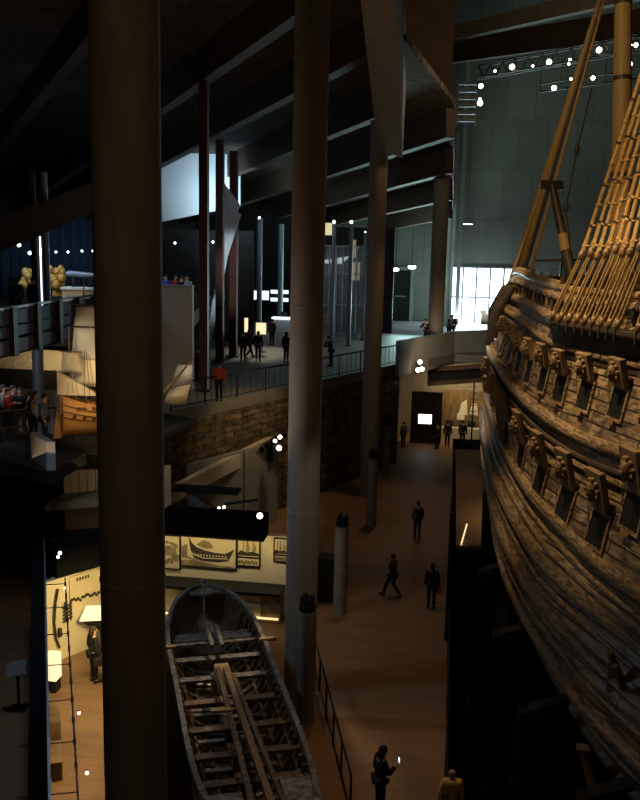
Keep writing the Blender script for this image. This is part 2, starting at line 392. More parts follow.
for k in range(24):
    a, b = lerp(tA, tB, k/24), lerp(tA, tB, (k+1)/24)
    br.tube([a+V((0, 0, 0 if k % 2 else .7)), b+V((0, 0, .7 if k % 2 else 0))], .02, 5)
    br.tube([a+V((0, .6, 0 if k % 2 else .7)), b+V((0, .6, .7 if k % 2 else 0))], .02, 5)
br.build('brace', 'black', tr)
tA2, tB2 = ay(540, 92, 51), ay(655, 76, 45)
t2 = thing('lighting_truss', 'short lower black lamp bar hanging under the main truss', 'truss', (tA2+tB2)/2)
MB().tube([tA2, tB2], .05, 8).tube([tA2+V((0, 0, .4)), tB2+V((0, 0, .4))], .04, 8).build('chord', 'black', t2)
bb = MB()
for k in range(6):
    a = lerp(tA2, tB2, k/5); bb.tube([a, a+V((0, 0, 1.5))], .02, 5)
bb.build('hanger', 'black', t2)
names = [(495, 71, 'small dim stage lamp nearest the left end of the truss', .09), (512, 67, 'bright warm stage lamp second from the left end of the truss', .2), (533, 66, 'small stage lamp dim between two bright ones on the truss', .09),
         (549, 62, 'bright warm stage lamp on the truss left of the leaning spar', .19), (570, 60, 'upper small stage lamp of a pair left of the leaning spar', .1), (569, 64, 'lower small stage lamp of a pair left of the leaning spar', .08),
         (599, 50, 'bright warm stage lamp between the leaning spar and the foremast', .18), (631, 45, 'small stage lamp above right of the foremast on the truss', .08), (636, 45, 'bright stage lamp at the right end of the truss', .13)]
for x, y, l, r in names:
    t = (x-478)/(655-478); p = lerp(tA, tB, t); p = ay(x, y, p.y-.5)
    spot_thing(p, CAM+V((8, 3, -3)), l, r=r*.75)
for x, y, l, r in [(554, 88, 'stage lamp at the left of the lower bar', .17), (571, 79, 'small strip stage lamp on the lower bar by the leaning spar', .09), (593, 78, 'stage lamp on the lower bar right of the leaning spar', .13), (630, 64, 'stage lamp on the lower bar right of the foremast', .15)]:
    t = (x-540)/115; p = ay(x, y, lerp(tA2, tB2, t).y-.4)
    spot_thing(p, CAM+V((8, 3, -3)), l, r=r*.75)
for x, y, l, r in [(481, 86, 'upper lamp at the truss end beside the blue ladder frame', .13), (480, 103, 'lower lamp under the truss end beside the blue ladder frame', .16), (480, 99, 'tiny lamp just above the lower truss end lamp', .08)]:
    spot_thing(ay(x, y, 55), CAM, l, r=r)
# ladder frame
lp = ay(466, 125, 60); lt = ay(466, 80, 60)
ld = thing('ladder_frame', 'blue grey slatted ladder frame at the left end of the lamp truss', 'ladder', lp)
for sx in (-.6, .6): MB().box((lp.x+sx, lp.y, (lp.z+lt.z)/2), (.1, .12, lt.z-lp.z)).build('rail', 'steel', ld)
for k in range(6): MB().box((lp.x, lp.y, lp.z+.3+(lt.z-lp.z-.5)*k/5), (1.15, .3, .2)).build('rung', 'steel', ld)
# edge strips by the far wall
for x, l in ((456, 'thin pale steel pillar at the left edge of the far concrete wall'),):
    p = ay(x, 325, 80); q = ay(x, 22, 80)
    tag(MB().bar(p, (p.x, p.y, q.z), .35, .3, up=(0, 1, 0)).build('pillar', 'concrete_grey'), l, 'pillar')
p = ay(458, 215, 78); 
tag(MB().bar((p.x-.3, 78, 6), (p.x-.3, 78, 22), .25, .3, up=(0, 1, 0)).build('pillar', 'steel'), 'dark steel pillar between the slim column and the far wall', 'pillar')
t = thing('pendant_lamp', 'small bell shaped pendant lamp hanging before the far concrete wall', 'lamp', ay(468, 224, 70))
pp = V(t.location)
MB().lathe(pp, [(.42, 0), (.3, .15), (.1, .3), (.06, .4)], 16).build('shade', 'concrete_grey', t, smooth=True)
MB().lathe(pp+V((0, 0, -.03)), [(.36, 0), (.36, .02)], 16).build('bulb', 'lens_cool', t)
MB().tube([pp+V((0, 0, .4)), pp+V((0, 0, 6))], .012, 5).build('cord', 'black', t)
# ================================================================== THE WARSHIP
STEM = {0: (3.9, 47.6), 1: (3.75, 47.6), 2: (3.7, 47.4), 3: (3.75, 47.2), 4: (3.85, 47), 5: (4.0, 46.6), 6: (4.25, 46), 7: (4.4, 45.5)}
LV = [
 [(9.2, 13, 12.2), (7.0, 19, 11.9), (5.45, 23.8, 11.75), (4.5, 26.5, 11.7), (3.65, 29.2, 11.65), (3.1, 33.5, 11.7), (2.75, 38.8, 11.85), (2.7, 42.5, 11.6), (3.0, 45.6, 11.3), (*STEM[0], 11.2)],
 [(9.1, 13, 11.3), (6.95, 19, 11.0), (5.3, 23.75, 10.8), (4.4, 26.5, 10.75), (3.5, 29.2, 10.7), (2.95, 33.5, 10.85), (2.5, 39, 10.85), (2.45, 42.4, 10.6), (2.8, 45.6, 10.4), (*STEM[1], 10.3)],
 [(8.4, 13, 8.4), (6.25, 19, 7.9), (4.85, 23.0, 7.6), (3.95, 25.8, 7.4), (3.1, 28.6, 7.5), (2.34, 32.6, 7.8), (1.94, 35.6, 8.2), (1.78, 40, 8.4), (2.2, 44.6, 8.6), (*STEM[2], 8.7)],
 [(7.9, 13, 5.3), (5.75, 19, 4.75), (4.35, 22.83, 4.7), (3.36, 25.87, 5.0), (2.78, 28.3, 5.2), (2.2, 32.86, 5.6), (1.9, 37.37, 6.0), (1.83, 42, 6.3), (2.3, 45, 6.4), (*STEM[3], 6.5)],
 [(7.6, 13, 4.0), (5.5, 19, 3.6), (4.78, 20.9, 3.6), (3.64, 23.44, 3.8), (2.86, 25.6, 4.0), (2.06, 30.4, 4.5), (1.72, 34.6, 4.9), (1.69, 39.5, 5.1), (2.2, 44.4, 5.3), (*STEM[4], 5.4)],
 [(7.4, 13, 2.0), (5.2, 18.2, 1.65), (4.58, 19.7, 1.6), (3.8, 21.2, 1.8), (3.19, 23.2, 2.0), (2.5, 26.2, 2.3), (2.1, 29.6, 2.6), (1.98, 34.5, 2.95), (1.98, 39, 3.2), (2.6, 44, 3.4), (*STEM[5], 3.5)],
 [(8.6, 13, -1.4), (6.8, 18.2, -1.5), (5.6, 22, -1.2), (4.7, 26, -.9), (4.0, 30, -.5), (3.6, 35, 0), (3.5, 40, .6), (3.75, 44, 1.0), (*STEM[6], 1.2)],
 [(12.1, 13, -3.4), (10.4, 19, -3.4), (9.3, 23, -3.4), (8.3, 27, -3.4), (7.2, 31, -3.3), (6.2, 35, -3), (5.3, 40, -2.4), (4.7, 44, -1.2), (*STEM[7], -.6)],
]
NS = 90
CUR = [cat_rom(p, NS) for p in LV]
def level_at(t):            # t in 0..7, smooth between the level curves
    i = min(int(t), 6); u = t-i
    out = []
    for k in range(NS):
        p0, p1, p2, p3 = CUR[max(i-1, 0)][k], CUR[i][k], CUR[i+1][k], CUR[min(i+2, 7)][k]
        out.append(.5*((2*p1)+(p2-p0)*u+(2*p0-5*p1+4*p2-p3)*u*u+(3*p1-p0-3*p2+p3)*u**3))
    return out
NT = 57
ROWS = [level_at(7*j/(NT-1)) for j in range(NT)]
CL0 = V((3.9, 47.7, 0)); CLD = V((.27, -1, 0)).normalized(); CLN = V((CLD.y, -CLD.x, 0)); CLN = V((1, .27, 0)).normalized()
def mirror(p):
    d = (p-CL0); s = d.dot(CLN); return p-CLN*(2*s) if True else p
ship = thing('warship', 'huge dark oak sailing warship with gun ports, filling the right side', 'ship', (7, 32, -4))
hm = MB(); uv = []
for side in (0, 1):
    rows = ROWS if side == 0 else [[mirror(p) for p in r] for r in ROWS]
    hm.grid(rows)
    arc = [0]*NS
    for j, r in enumerate(rows):
        s = 0
        for k, p in enumerate(r):
            if k: s += (rows[16][k]-rows[16][k-1]).length
            if j: arc[k] += (p-rows[j-1][k]).length
            uv.append((s, arc[k]))
hm.uv = uv
hull = hm.build('hull_planking', 'hull', ship, smooth=True)
hull_bvh = BVHTree.FromPolygons([p for r in ROWS for p in r], [(i*NS+k, i*NS+k+1, (i+1)*NS+k+1, (i+1)*NS+k) for i in range(NT-1) for k in range(NS-1)])
def out_n(n): return n if n.x < 0 else -n
def hit(x, y):
    d = ray(x, y).normalized(); loc, n, i, dist = hull_bvh.ray_cast(CAM, d)
    return (loc, out_n(n)) if loc else (None, None)
# deck
dk = MB(); rr = ROWS[6]; dk.grid([rr, [mirror(p) for p in rr]]); dk.build('deck', 'darkwood', ship)
# wales: thick strakes along the side
def hull_curve(t, k0=0, k1=NS): 
    j = t*(NT-1)/7; a = int(j); u = j-a; a2 = min(a+1, NT-1)
    return [ROWS[a][k]*(1-u)+ROWS[a2][k]*u for k in range(k0, k1)]
def hull_norm(t):
    c = hull_curve(t); up = hull_curve(max(t-.08, 0)); dn = hull_curve(min(t+.08, 7)); out = []
    for k in range(NS):
        d = c[min(k+1, NS-1)]-c[max(k-1, 0)]; n = d.cross(up[k]-dn[k]).normalized(); out.append(out_n(n) if k < NS-8 else (n if n.y > 0 else -n))
    return out
def wale(t, h, th, m='wale', name='wale', k0=0, label=None, k1=NS):
    c = hull_curve(t); n = hull_norm(t); up = hull_curve(max(t-.1, 0)); b = MB(); rows = [[] for _ in range(7)]
    for k in range(k0, k1):
        uu = (up[k]-c[k]).normalized(); p = c[k]
        for q, (a, o) in enumerate(((.5, -.03), (.5, .7*th), (.32, th), (0, th*1.08), (-.32, th), (-.5, .7*th), (-.5, -.03))):
            rows[q].append(p+uu*(h*a)+n[k]*o)
    b.grid(rows); o = b.build(name, m, ship, smooth=True)
    if label: o['label'] = label
    return o
for t, h, th in ((.3, .16, .1), (.55, .24, .16), (1.02, .3, .2), (1.3, .2, .12), (1.94, .34, .24), (2.2, .2, .12), (2.97, .3, .22), (3.3, .14, .09), (3.62, .14, .09), (3.95, .3, .24), (4.25, .14, .1), (4.5, .26, .2), (4.75, .12, .09), (5.0, .28, .22), (5.25, .12, .08), (5.45, .26, .18), (0.02, .22, .14)):
    wale(t, h, th)
wale(2.12, .14, .16, 'darkwood', 'shadow_strake')  # dark strip painted as the shadow line under the wale
# channel (shroud shelf) with its dark underside
kc = [k for k, p in enumerate(CUR[1]) if p.y < 30.8]
top = CUR[1][:kc[-1]]; nn = hull_norm(1.0)[:kc[-1]]
cb = MB(); rows = [[], [], [], []]
for k, p in enumerate(top):
    w = .62*min(1, (len(top)-k)/4+.15); nx = V((nn[k].x, nn[k].y, 0)).normalized()
    for q, (o, z) in enumerate(((-.2, .08), (w, .03), (w, -.07), (-.2, -.12))): rows[q].append(p+nx*o+V((0, 0, z)))
cb.grid(rows+[rows[0]]); cb.build('channel', 'darkwood', ship)
CH_EDGE = rows[1]
# dark band standing in for the shadow the channel casts on the hull
wale(1.25, .9, .05, 'darkwood', 'shadow_band', k1=kc[-1])
# gunports
def gunport(px, py, s, label_i, lidh=.8, up=(0, 0, 1)):
    loc, n = hit(px, py)
    if not loc: return
    nx = V((n.x, n.y, 0)).normalized(); tx = V((-nx.y, nx.x, 0)); 
    if tx.y > 0: tx = -tx                                     # towards the viewer end
    R = Matrix((tx, nx, V((0, 0, 1)))).transposed()
    uz = n.cross(tx).normalized(); uz = uz if uz.z > 0 else -uz
    S = Matrix((tx, n, uz)).transposed()
    fr = MB(); w, h = .74*s, .80*s
    for b in (h/2+.04, -h/2-.04): fr.box(loc+uz*b, (w+.16, .14, .09), S)
    for sx in (-1, 1): fr.box(loc+tx*(sx*(w/2+.04)), (.08, .14, h), S)
    po = fr.build('gun_port', 'wale', ship)
    MB().box(loc+n*.015, (w, .06, h), S).build('port_opening', 'black', po)
    # opened lid standing out above the port, hinged on its lower edge at the frame top
    tilt = math.radians(13); hinge = loc+uz*(h/2+.08)+nx*.12
    T = R@Matrix.Rotation(-tilt, 3, 'X'); zz = T@V((0, 0, 1)); yy = T@V((0, 1, 0))
    lid = MB(); lid.box(hinge+zz*(lidh*s/2), (w, .13, lidh*s), T)
    for q in (-.33, 0, .33): lid.box(hinge+zz*(lidh*s/2)-yy*.09+tx*(q*w), (w*.3, .05, lidh*s*.98), T)
    lo = lid.build('port_lid', 'oldwood', ship, bevel=.02)
    c = hinge+zz*(lidh*s*.55)+yy*.09; g = MB()
    g.ball(c, .19*s, 10, 7, (1, .7, 1.2)).ball(c+yy*.11*s-zz*.06*s, .1*s, 8, 6)
    for a in range(9):
        an = a*2*PI/9; g.ball(c+(tx*math.cos(an)+zz*1.2*math.sin(an))*.2*s, .07*s, 6, 5)
    for sx in (-1, 1):
        g.ball(c+yy*.17*s+tx*sx*.08*s+zz*.05*s, .035*s, 6, 4)
    g.ball(c+yy*.12*s-zz*.2*s, .07*s, 6, 5)
    g.build('lion_mask', 'gold', lo, smooth=True)
    # lanyard
    a, b = c+yy*.1-tx*.1, loc-uz*(h*.62)+n*.12
    MB().tube([a, lerp(a, b, .35)-V((0, 0, .1)), lerp(a, b, .7)-V((0, 0, .1)), b], .013, 5).build('lanyard', 'oldwood', po)
    MB().box(loc-uz*(h*.64)+n*.08, (.35*s, .12, .12), S).build('sill_cleat', 'gold', po)
for i, (x, y, s) in enumerate([(652, 412, 1), (619, 404, 1), (586, 396, 1), (561, 389, .98), (544, 380, .95), (530, 372, .93), (520, 363, .9), (511, 353, .9), (504, 345, .9)]): gunport(x, y, s, i)
for i, (x, y, s) in enumerate([(634, 512, 1.15), (599, 530, 1.15), (566, 505, 1.15), (541, 481, 1.1), (522, 457, 1.1), (508, 433, 1.05), (499, 412, 1.05), (493, 392, 1)]): gunport(x, y, s, 20+i, lidh=1.0)
# small carved corbels between wales above the ports
for i in range(26):
    k = 24+i*2
    if k >= NS-3: break
    p = hull_curve(.78)[k]; n = hull_norm(.78)[k]
    MB().ball(p+n*.05, .09, 7, 5, (1, 1, 3.4)).ball(p+n*.1+V((0, 0, .2)), .07, 6, 5).build('carved_corbel', 'darkwood' if i % 3 else 'oldwood', ship, smooth=True)
# bulwark top: stanchions and rails of the forecastle
r0c = CUR[0]
kk = [k for k, p in enumerate(r0c) if p.y > 30]
for side in (0, 1):
    pts = [r0c[k] for k in kk]; pts = pts if side == 0 else [mirror(p) for p in pts]
    MB().tube([p+V((0, 0, .12)) for p in pts], .1, 8).build('rail', 'oldwood', ship, smooth=True)
    if side: MB().tube([p+V((0, 0, 1.0)) for p in pts], .055, 8).build('rail', 'oldwood', ship, smooth=True)
    for k in range(0, len(pts), 4): MB().box(pts[k]+V((0, 0, .5)) if side else pts[k]+V((0, 0, .15)), (.1, .1, 1.0 if side else .4)).build('stanchion', 'darkwood', ship)
# beakhead timbers and stem post
MB().tube([CUR[0][-1]+V((0, .1, .3)), CUR[2][-1]+V((0, .15, 0)), CUR[4][-1]+V((0, .1, 0)), CUR[6][-1], CUR[7][-1]], [.22, .28, .3, .3, .25], 10).build('stem_post', 'darkwood', ship, smooth=True)
for i in range(11):
    k = NS-26+i*2; p = hull_curve(.75)[k]; n = hull_norm(.9)[k]; q = hull_curve(1.7+.1*(i % 4))[k]
    MB().tube([p+n*.25, lerp(p, q, .5)+n*.42, q+n*.2], [.13, .15, .08], 8).build('head_timber', 'darkwood', ship, smooth=True)
for i in range(6):
    k = NS-22+i*2; p = hull_curve(2.6)[k]; n = hull_norm(2.6)[k]
    MB().ball(p+n*.15, .2, 8, 6, (.8, .8, 1.6)).ball(p+n*.22+V((0, 0, .35)), .13, 8, 5).build('carved_figure', 'gold', ship, smooth=True)
# mast, leaning spar, cathead
mb0 = V((6.55, 37.2, 11)); d0 = ay(624, -60, 38.4)
m_ = MB(); pts = [lerp(mb0, d0, t) for t in [i/10 for i in range(12)]]
m_.tube(pts, [.42-.012*i for i in range(12)], 20); mast = m_.build('foremast', 'paleoak', ship, smooth=True)
for t in (.35, .62, .83): MB().tube([lerp(mb0, d0, t-.006), lerp(mb0, d0, t+.006)], .44-.12*t, 20).build('mast_band', 'darkwood', mast)
s0, s1 = ay(513, 291, 41.2), ay(601, -4, 40.0)
sp = MB().tube([lerp(s0, s1, t) for t in (0, .25, .5, .75, 1)], [.33, .29, .22, .16, .09], 14).build('leaning_spar', 'paleoak', ship, smooth=True)
sp['label'] = 'long tapering spar leaning up from the bow'
s2 = s0+V((.55, -.1, .1)); s3 = s1+V((.12, 0, -.2))
MB().tube([lerp(s2, s3, t) for t in (0, .5, 1)], [.09, .07, .05], 8).build('stay_rope', 'rope', sp)
MB().tube([lerp(s0+V((-.25, -.35, 0)), s3, t) for t in (0, .5, 1)], [.07, .06, .04], 8).build('stay_rope', 'rope', sp)
for i in range(14):
    a = lerp(s0, s1, .03+.066*i); r = .35-.25*(.03+.066*i)
    MB().tube([a-(s1-s0).normalized()*.05, a+(s1-s0).normalized()*.05], r, 12).build('rope_wolding', 'rope', sp)
MB().bar(lerp(s0, s1, .02)+V((.22, -.3, 0)), lerp(s0, s1, .93)+V((.06, -.1, 0)), .14, .1).build('shadow_strip', 'darkwood', sp)  # dark strip put in for the shadow band along the spar
MB().ball(s1+V((0, 0, .15)), .24, 10, 7, (.7, .7, 1.3)).build('block', 'oldwood', sp, smooth=True)
c0, c1 = ay(573, 285, 37), ay(552, 185, 38.5)
cc = MB().tube([c0, lerp(c0, c1, .45), c1], [.26, .2, .14], 10).build('cathead', 'darkwood', ship, smooth=True)
MB().tube([lerp(c0, c1, .12), lerp(c0, c1, .5)], [.235, .2], 10).build('pale_sleeve', 'paleoak', cc, smooth=True)
MB().box(c1, (.9, .2, .35), rotz(.3)).build('cathead_cap', 'darkwood', cc)
a_, b_ = ay(577, 150, 38.4), ay(566, 208, 38)
tk = MB().tube([ay(592, 88, 39), a_, b_, ay(570, 245, 37)], .03, 6).build('tackle_rope', 'darkwood', ship)
for q in (a_, b_): MB().ball(q, .16, 8, 6, (.7, .7, 1.4)).build('tackle_block', 'darkwood', tk)
# shroud chains, deadeyes and shrouds
MT = ay(790, -380, 26.5)
base_px = [(551, 318), (559, 321), (567, 322), (575, 323), (583, 324), (591, 325), (599, 326), (607, 328), (615, 328), (636, 331), (645, 333)]
ORD = ['first', 'second', 'third', 'fourth', 'fifth', 'sixth', 'seventh', 'eighth', 'ninth', 'tenth', 'eleventh', 'twelfth']
SH = []
def sx(p): return (p-CAM).dot(RR)/(p-CAM).dot(f0)*F+320
for i, (x, y) in enumerate(base_px):
    P = None
    for a, b in zip(CH_EDGE, CH_EDGE[1:]):
        xa, xb = sx(a), sx(b)
        if min(xa, xb) <= x <= max(xa, xb): P = lerp(a, b, (x-xa)/(xb-xa)); break
    if P is None: P = min(CH_EDGE, key=lambda p: abs(sx(p)-x))
    dv = (MT-P).normalized(); dl = (dv+V((.27, -1, 0))*.30).normalized()
    L0 = .16; L1 = 2.25+.08*math.sin(i*2)
    t = thing('shroud', (ORD[i]+' golden hemp shroud along the ship side counted from the bow end') if i < 9 else ['golden hemp shroud just past the wide gap at the right edge', 'last golden hemp shroud cut off by the right edge of view'][i-9], 'rigging', P, 0, 'golden shrouds on the ship side')
    side = V((.34, -.94, 0))
    lo_, hi_ = P+dl*L0, P+dl*L1
    MB().ball(lo_, .1, 12, 6, (.8, 1.0, 1.4)).build('lower_deadeye', 'gold', t, smooth=True)
    MB().tube([P-V((0, 0, .28)), P, lo_], [.035, .04, .05], 6).build('chain_plate', 'darkwood', t)
    for q in (-1, 1):
        MB().tube([lo_+side*q*.06, lerp(lo_, hi_, .12)+side*q*.1, hi_+side*q*.06], [.045, .034, .028], 6).build('lanyard', 'rope', t, smooth=True)
    MB().tube([lo_, hi_], .02, 5).build('lanyard', 'darkwood', t)
    MB().ball(hi_, .11, 12, 6, (.9, .9, 1.3)).build('upper_deadeye', 'gold', t, smooth=True)
    H2 = hi_; d2 = (MT-H2).normalized()
    MB().tube([H2, H2+d2*.6, MT-d2*(.3+.1*i)], [.062, .055, .05], 8).build('shroud_rope', 'rope', t, smooth=True)
    MB().tube([H2+d2*.15+side*.08, H2+d2*1.3+side*.02], [.035, .03], 6).build('turned_end', 'rope', t)
    for k in range(8): MB().tube([H2+d2*(.3+k*.6)-d2*.03, H2+d2*(.3+k*.6)+d2*.035], .078, 8).build('seizing', 'darkwood' if k % 2 else 'rope', t)
    SH.append((H2, d2, 0))
for j in range(6):
    pts = []
    for (P, dv, L1) in SH: pts.append(P+dv*(.3+j*.6))
    sag = []
    for a, b in zip(pts, pts[1:]): sag += [a, lerp(a, b, .5)-V((0, 0, .06))]
    sag.append(pts[-1])
    tag(MB().tube(sag, .03, 5).build('ratline', 'rope'), ['lowest rope ratline just above the upper deadeyes', 'second rope ratline up across the golden shrouds', 'third rope ratline up across the golden shrouds',
        'fourth rope ratline up across the golden shrouds', 'fifth rope ratline up across the golden shrouds', 'topmost rope ratline across the golden shrouds'][j], 'rope', 'ratlines across the shrouds')
# hull props in the dock
for i, (x, y, z, h) in enumerate([(2.05, 26.6, -4, 5.2), (2.6, 22.6, -4, 4.9), (3.7, 19.5, -4, 4.6), (1.75, 31.5, -4, 5.4)]):
    t = thing('hull_prop', ['dark steel prop standing under the hull second from the far end', 'dark steel prop under the hull, third from the far end', 'dark steel prop under the hull at lower right, nearest', 'dark steel prop under the hull farthest away'][i], 'prop', (x, y, z), 0, 'steel props under the hull')
    MB().box((x, y, z+h/2), (.7, .5, h)).build('post', 'black', t, bevel=.03)
    MB().box((x, y, z+.08), (1.2, 1.0, .16)).build('foot_plate', 'black', t)
    MB().bar((x-.1, y, z+h), (x+.9, y+.1, z+h+.35), .4, .12).build('pad', 'black', t)
    MB().bar((x+.2, y, z+1), (x+2.0, y+.2, z+.2), .2, .2).build('strut', 'black', t)
p = az(588, 775, .3)
t = thing('timber_shore', 'short pale timber shore leaning under the hull at lower right', 'timber', (p.x, p.y, -.2))
MB().tube([p+V((.4, -.3, -1.2)), p+V((-.15, .1, .6))], .11, 8).build('shaft', 'oldwood', t, smooth=True)
MB().box(p+V((-.15, .1, .62)), (.3, .3, .1)).build('head_block', 'oldwood', t)
p, n = hit(622, 680)
if p:
    t = thing('hull_bracket', 'pale broken wooden bracket fixed low on the hull at right', 'bracket', p)
    MB().bar(p, p+n*.5+V((0, 0, .5)), .15, .12).build('arm', 'oldwood', t)
    MB().bar(p+V((0, -.4, -.1)), p+n*.4+V((0, -.4, .4)), .14, .12).build('arm', 'oldwood', t)
    MB().bar(p+n*.3+V((0, .2, -.5)), p+n*.35+V((0, .1, .3)), .16, .14).build('brace', 'paleoak', t)
# walkway, railings and planks beside the dock
pl = [az(456, 452, 1.0), az(484, 452, 1.0), az(481, 546, 1.0), az(456, 546, 1.0)]
tag(MB().prism([(p.x, p.y, .85) for p in pl], (0, 0, .15)).build('viewing_platform', 'floor'), 'raised wooden viewing platform between the floor edge and the bow', 'platform')
def railing(pts, h, label, m='black', glassy=False, bal=0, group=None, step=None, r=.03, post=.025):
    pts = [V(p) for p in pts]
    t = thing('railing', label, 'railing', pts[0], 0, group)
    MB().tube([p+V((0, 0, h)) for p in pts], r, 8).build('handrail', m, t, smooth=True)
    MB().tube([p+V((0, 0, h*.12)) for p in pts], r*.6, 6).build('bottom_rail', m, t)
    for a, b in zip(pts, pts[1:]):
        L = (b-a).length; n = max(1, round(L/(step or 2)))
        for k in range(n+1):
            p = lerp(a, b, k/n); MB().box(p+V((0, 0, h/2)), (post*2, post*2, h)).build('post', m, t)
        if bal:
            bb = MB(); c = int(L/bal)
            for k in range(c): q = lerp(a, b, (k+.5)/c); bb.tube([q+V((0, 0, h*.12)), q+V((0, 0, h))], .012, 4)
            bb.build('balusters', m, t)
        if glassy:
            d = (b-a).normalized(); MB().bar(a+V((0, 0, h*.5)), b+V((0, 0, h*.5)), .02, h*.75).build('glass_panel', 'glass', t)
    return t
railing([(.38, 17.5, 0), (.38, 42, 0)], 1.1, 'dark railing along the dock edge of the lower floor', step=3, r=.035, post=.035)
railing([tuple(az(350, 815, 0)), tuple(az(314, 668, 0))], 1.0, 'thin dark railing on the wooden floor beside the longboat', step=1.6)
p = az(446, 640, 0)
tag(MB().cyl((p.x, p.y, 0), .07, 4.4, 12).build('mooring_post', 'black'), 'tall thin dark post at the dock edge behind the person with red bag', 'post')
p = az(462, 555, .9)
sp2 = thing('lamp_stand', 'slim inspection lamp stand glowing on the dock edge', 'lamp', (p.x+.2, p.y, -4))
MB().tube([(p.x+.2, p.y, -4), (p.x+.2, p.y, .6)], .04, 8).build('stand', 'black', sp2)
MB().bar(az(461, 545, 1.0), az(467, 524, 1.6), .05, .05).build('tube', 'strip', sp2)
# ================================================================== LOWER FLOOR EXHIBITS
def figure_lines(b, pts, th, n): 
    for p, q in zip(pts, pts[1:]): b.bar(p, q, th, .012, up=n)
# poster wall behind the longboat
PY = 29.2; pwL, pwR = -11.2, -5.1
struct(MB().box(((pwL+pwR)/2, PY+.2, 1.45), (pwR-pwL, .3, 2.9)).build('wall_exhibit', 'panelw'))
tag(MB().box((-7.75, PY-.2, 3.3), (3.6, .9, .8)).build('fascia_box', 'matte'), 'black fascia box above the lit ship drawings', 'fascia')
def poster(x0, x1, y0, y1, label, kind, m):
    a = ay(x0, y1, PY); b = ay(x1, y0, PY); yy = PY
    w, h = b.x-a.x, b.z-a.z; c = V(((a.x+b.x)/2, yy, (a.z+b.z)/2))
    t = thing('picture_panel', label, 'picture', (c.x, yy, a.z), 0, 'lit drawings on the exhibit wall')
    MB().box(c+V((0, .01, 0)), (w, .06, h)).build('board', m, t)
    fr = MB()
    for sx in (-1, 1): fr.box(c+V((sx*w/2, 0, 0)), (.035, .09, h+.035))
    for sz in (-1, 1): fr.box(c+V((0, 0, sz*h/2)), (w, .09, .035))
    fr.build('frame', 'black', t)
    d = MB(); fy = yy-.025
    def P(u, v): return V((c.x-w/2+u*w, fy, c.z-h/2+v*h))
    if kind == 'ship':
        hullp = [(.14, .92), (.2, .72), (.28, .6), (.45, .5), (.6, .46), (.8, .44), (.97, .6), (.9, .36), (.86, .24), (.7, .18), (.4, .18), (.24, .26), (.18, .5)]
        d.prism([P(u, v) for u, v in hullp], (0, -.012, 0)); d.build('ship_drawing', 'ink', t)
        e = MB()
        for k in range(11): e.box(P(.26+k*.055, .36)+V((0, -.016, 0)), (.045, .012, .05))
        figure_lines(e, [P(.18, .42)+V((0, -.016, 0)), P(.4, .28)+V((0, -.016, 0)), P(.85, .3)+V((0, -.016, 0))], .03, (0, -1, 0))
        e.build('port_row', 'paper', t)
        g = MB(); 
        g.prism([P(u, v) for u, v in [(.0, .16), (.25, .2), (.6, .1), (1, .06), (1, 0), (0, 0)]], (0, -.012, 0)).build('ground_wash', 'paper_dark', t)
        g = MB(); g.prism([P(u, v) for u, v in [(.02, .6), (.12, .66), (.12, .3), (.3, .2), (.02, .25)]], (0, -.01, 0)).build('figures_wash', 'paper_dark', t)
        g = MB(); g.prism([P(u, v) for u, v in [(.28, .66), (.4, .82), (.52, .78), (.6, .6), (.45, .56)]], (0, -.01, 0)).build('sky_wash', 'paper_dark', t)
    elif kind == 'sails':
        for u in (.25, .45, .7): d.bar(P(u, .35), P(u+.02, .9), .02, .012, up=(0, -1, 0))
        d.prism([P(u, v) for u, v in [(.02, .42), (.15, .52), (.4, .46), (.7, .5), (.98, .44), (.98, .36), (.02, .34)]], (0, -.012, 0)).build('sea_drawing', 'ink', t)
        e = MB(); e.prism([P(u, v) for u, v in [(.38, .5), (.43, .9), (.56, .6), (.5, .46)]], (0, -.01, 0)); e.prism([P(u, v) for u, v in [(.66, .5), (.7, .85), (.86, .62), (.8, .48)]], (0, -.01, 0)); e.build('sail_wash', 'paper_dark', t)
        e = MB(); e.box(P(.5, .29)+V((0, -.01, 0)), (w*.96, .02, .05)); e.build('divider', 'black', t)
        e = MB()
        for k in range(9): e.box(P(.1+.095*k, .13+.03*math.sin(k*2.3))+V((0, -.01, 0)), (.06, .012, .1))
        e.build('crowd_wash', 'paper_dark', t)
    else:
        for k in range(22): 
            u, v = random.random()*.8+.1, random.random()*.75+.15; d.ball(P(u, v), .05+.05*random.random(), 6, 4, (1.4, .12, 1))
        d.build('scene_drawing', 'paper_dark', t)
    return t
poster(165, 180, 536, 568, 'tan print with small figures at the left end of the exhibit wall', 'fig', 'paper')
poster(181, 236.5, 536, 565, 'wide tan drawing of a large ship hull under construction', 'ship', 'paper')
poster(237.5, 260, 537, 565, 'tan print split in two with sailing ships above a quay', 'sails', 'paper')
poster(274, 288, 539, 561, 'small tan print half hidden behind the middle column', 'sails', 'paper')
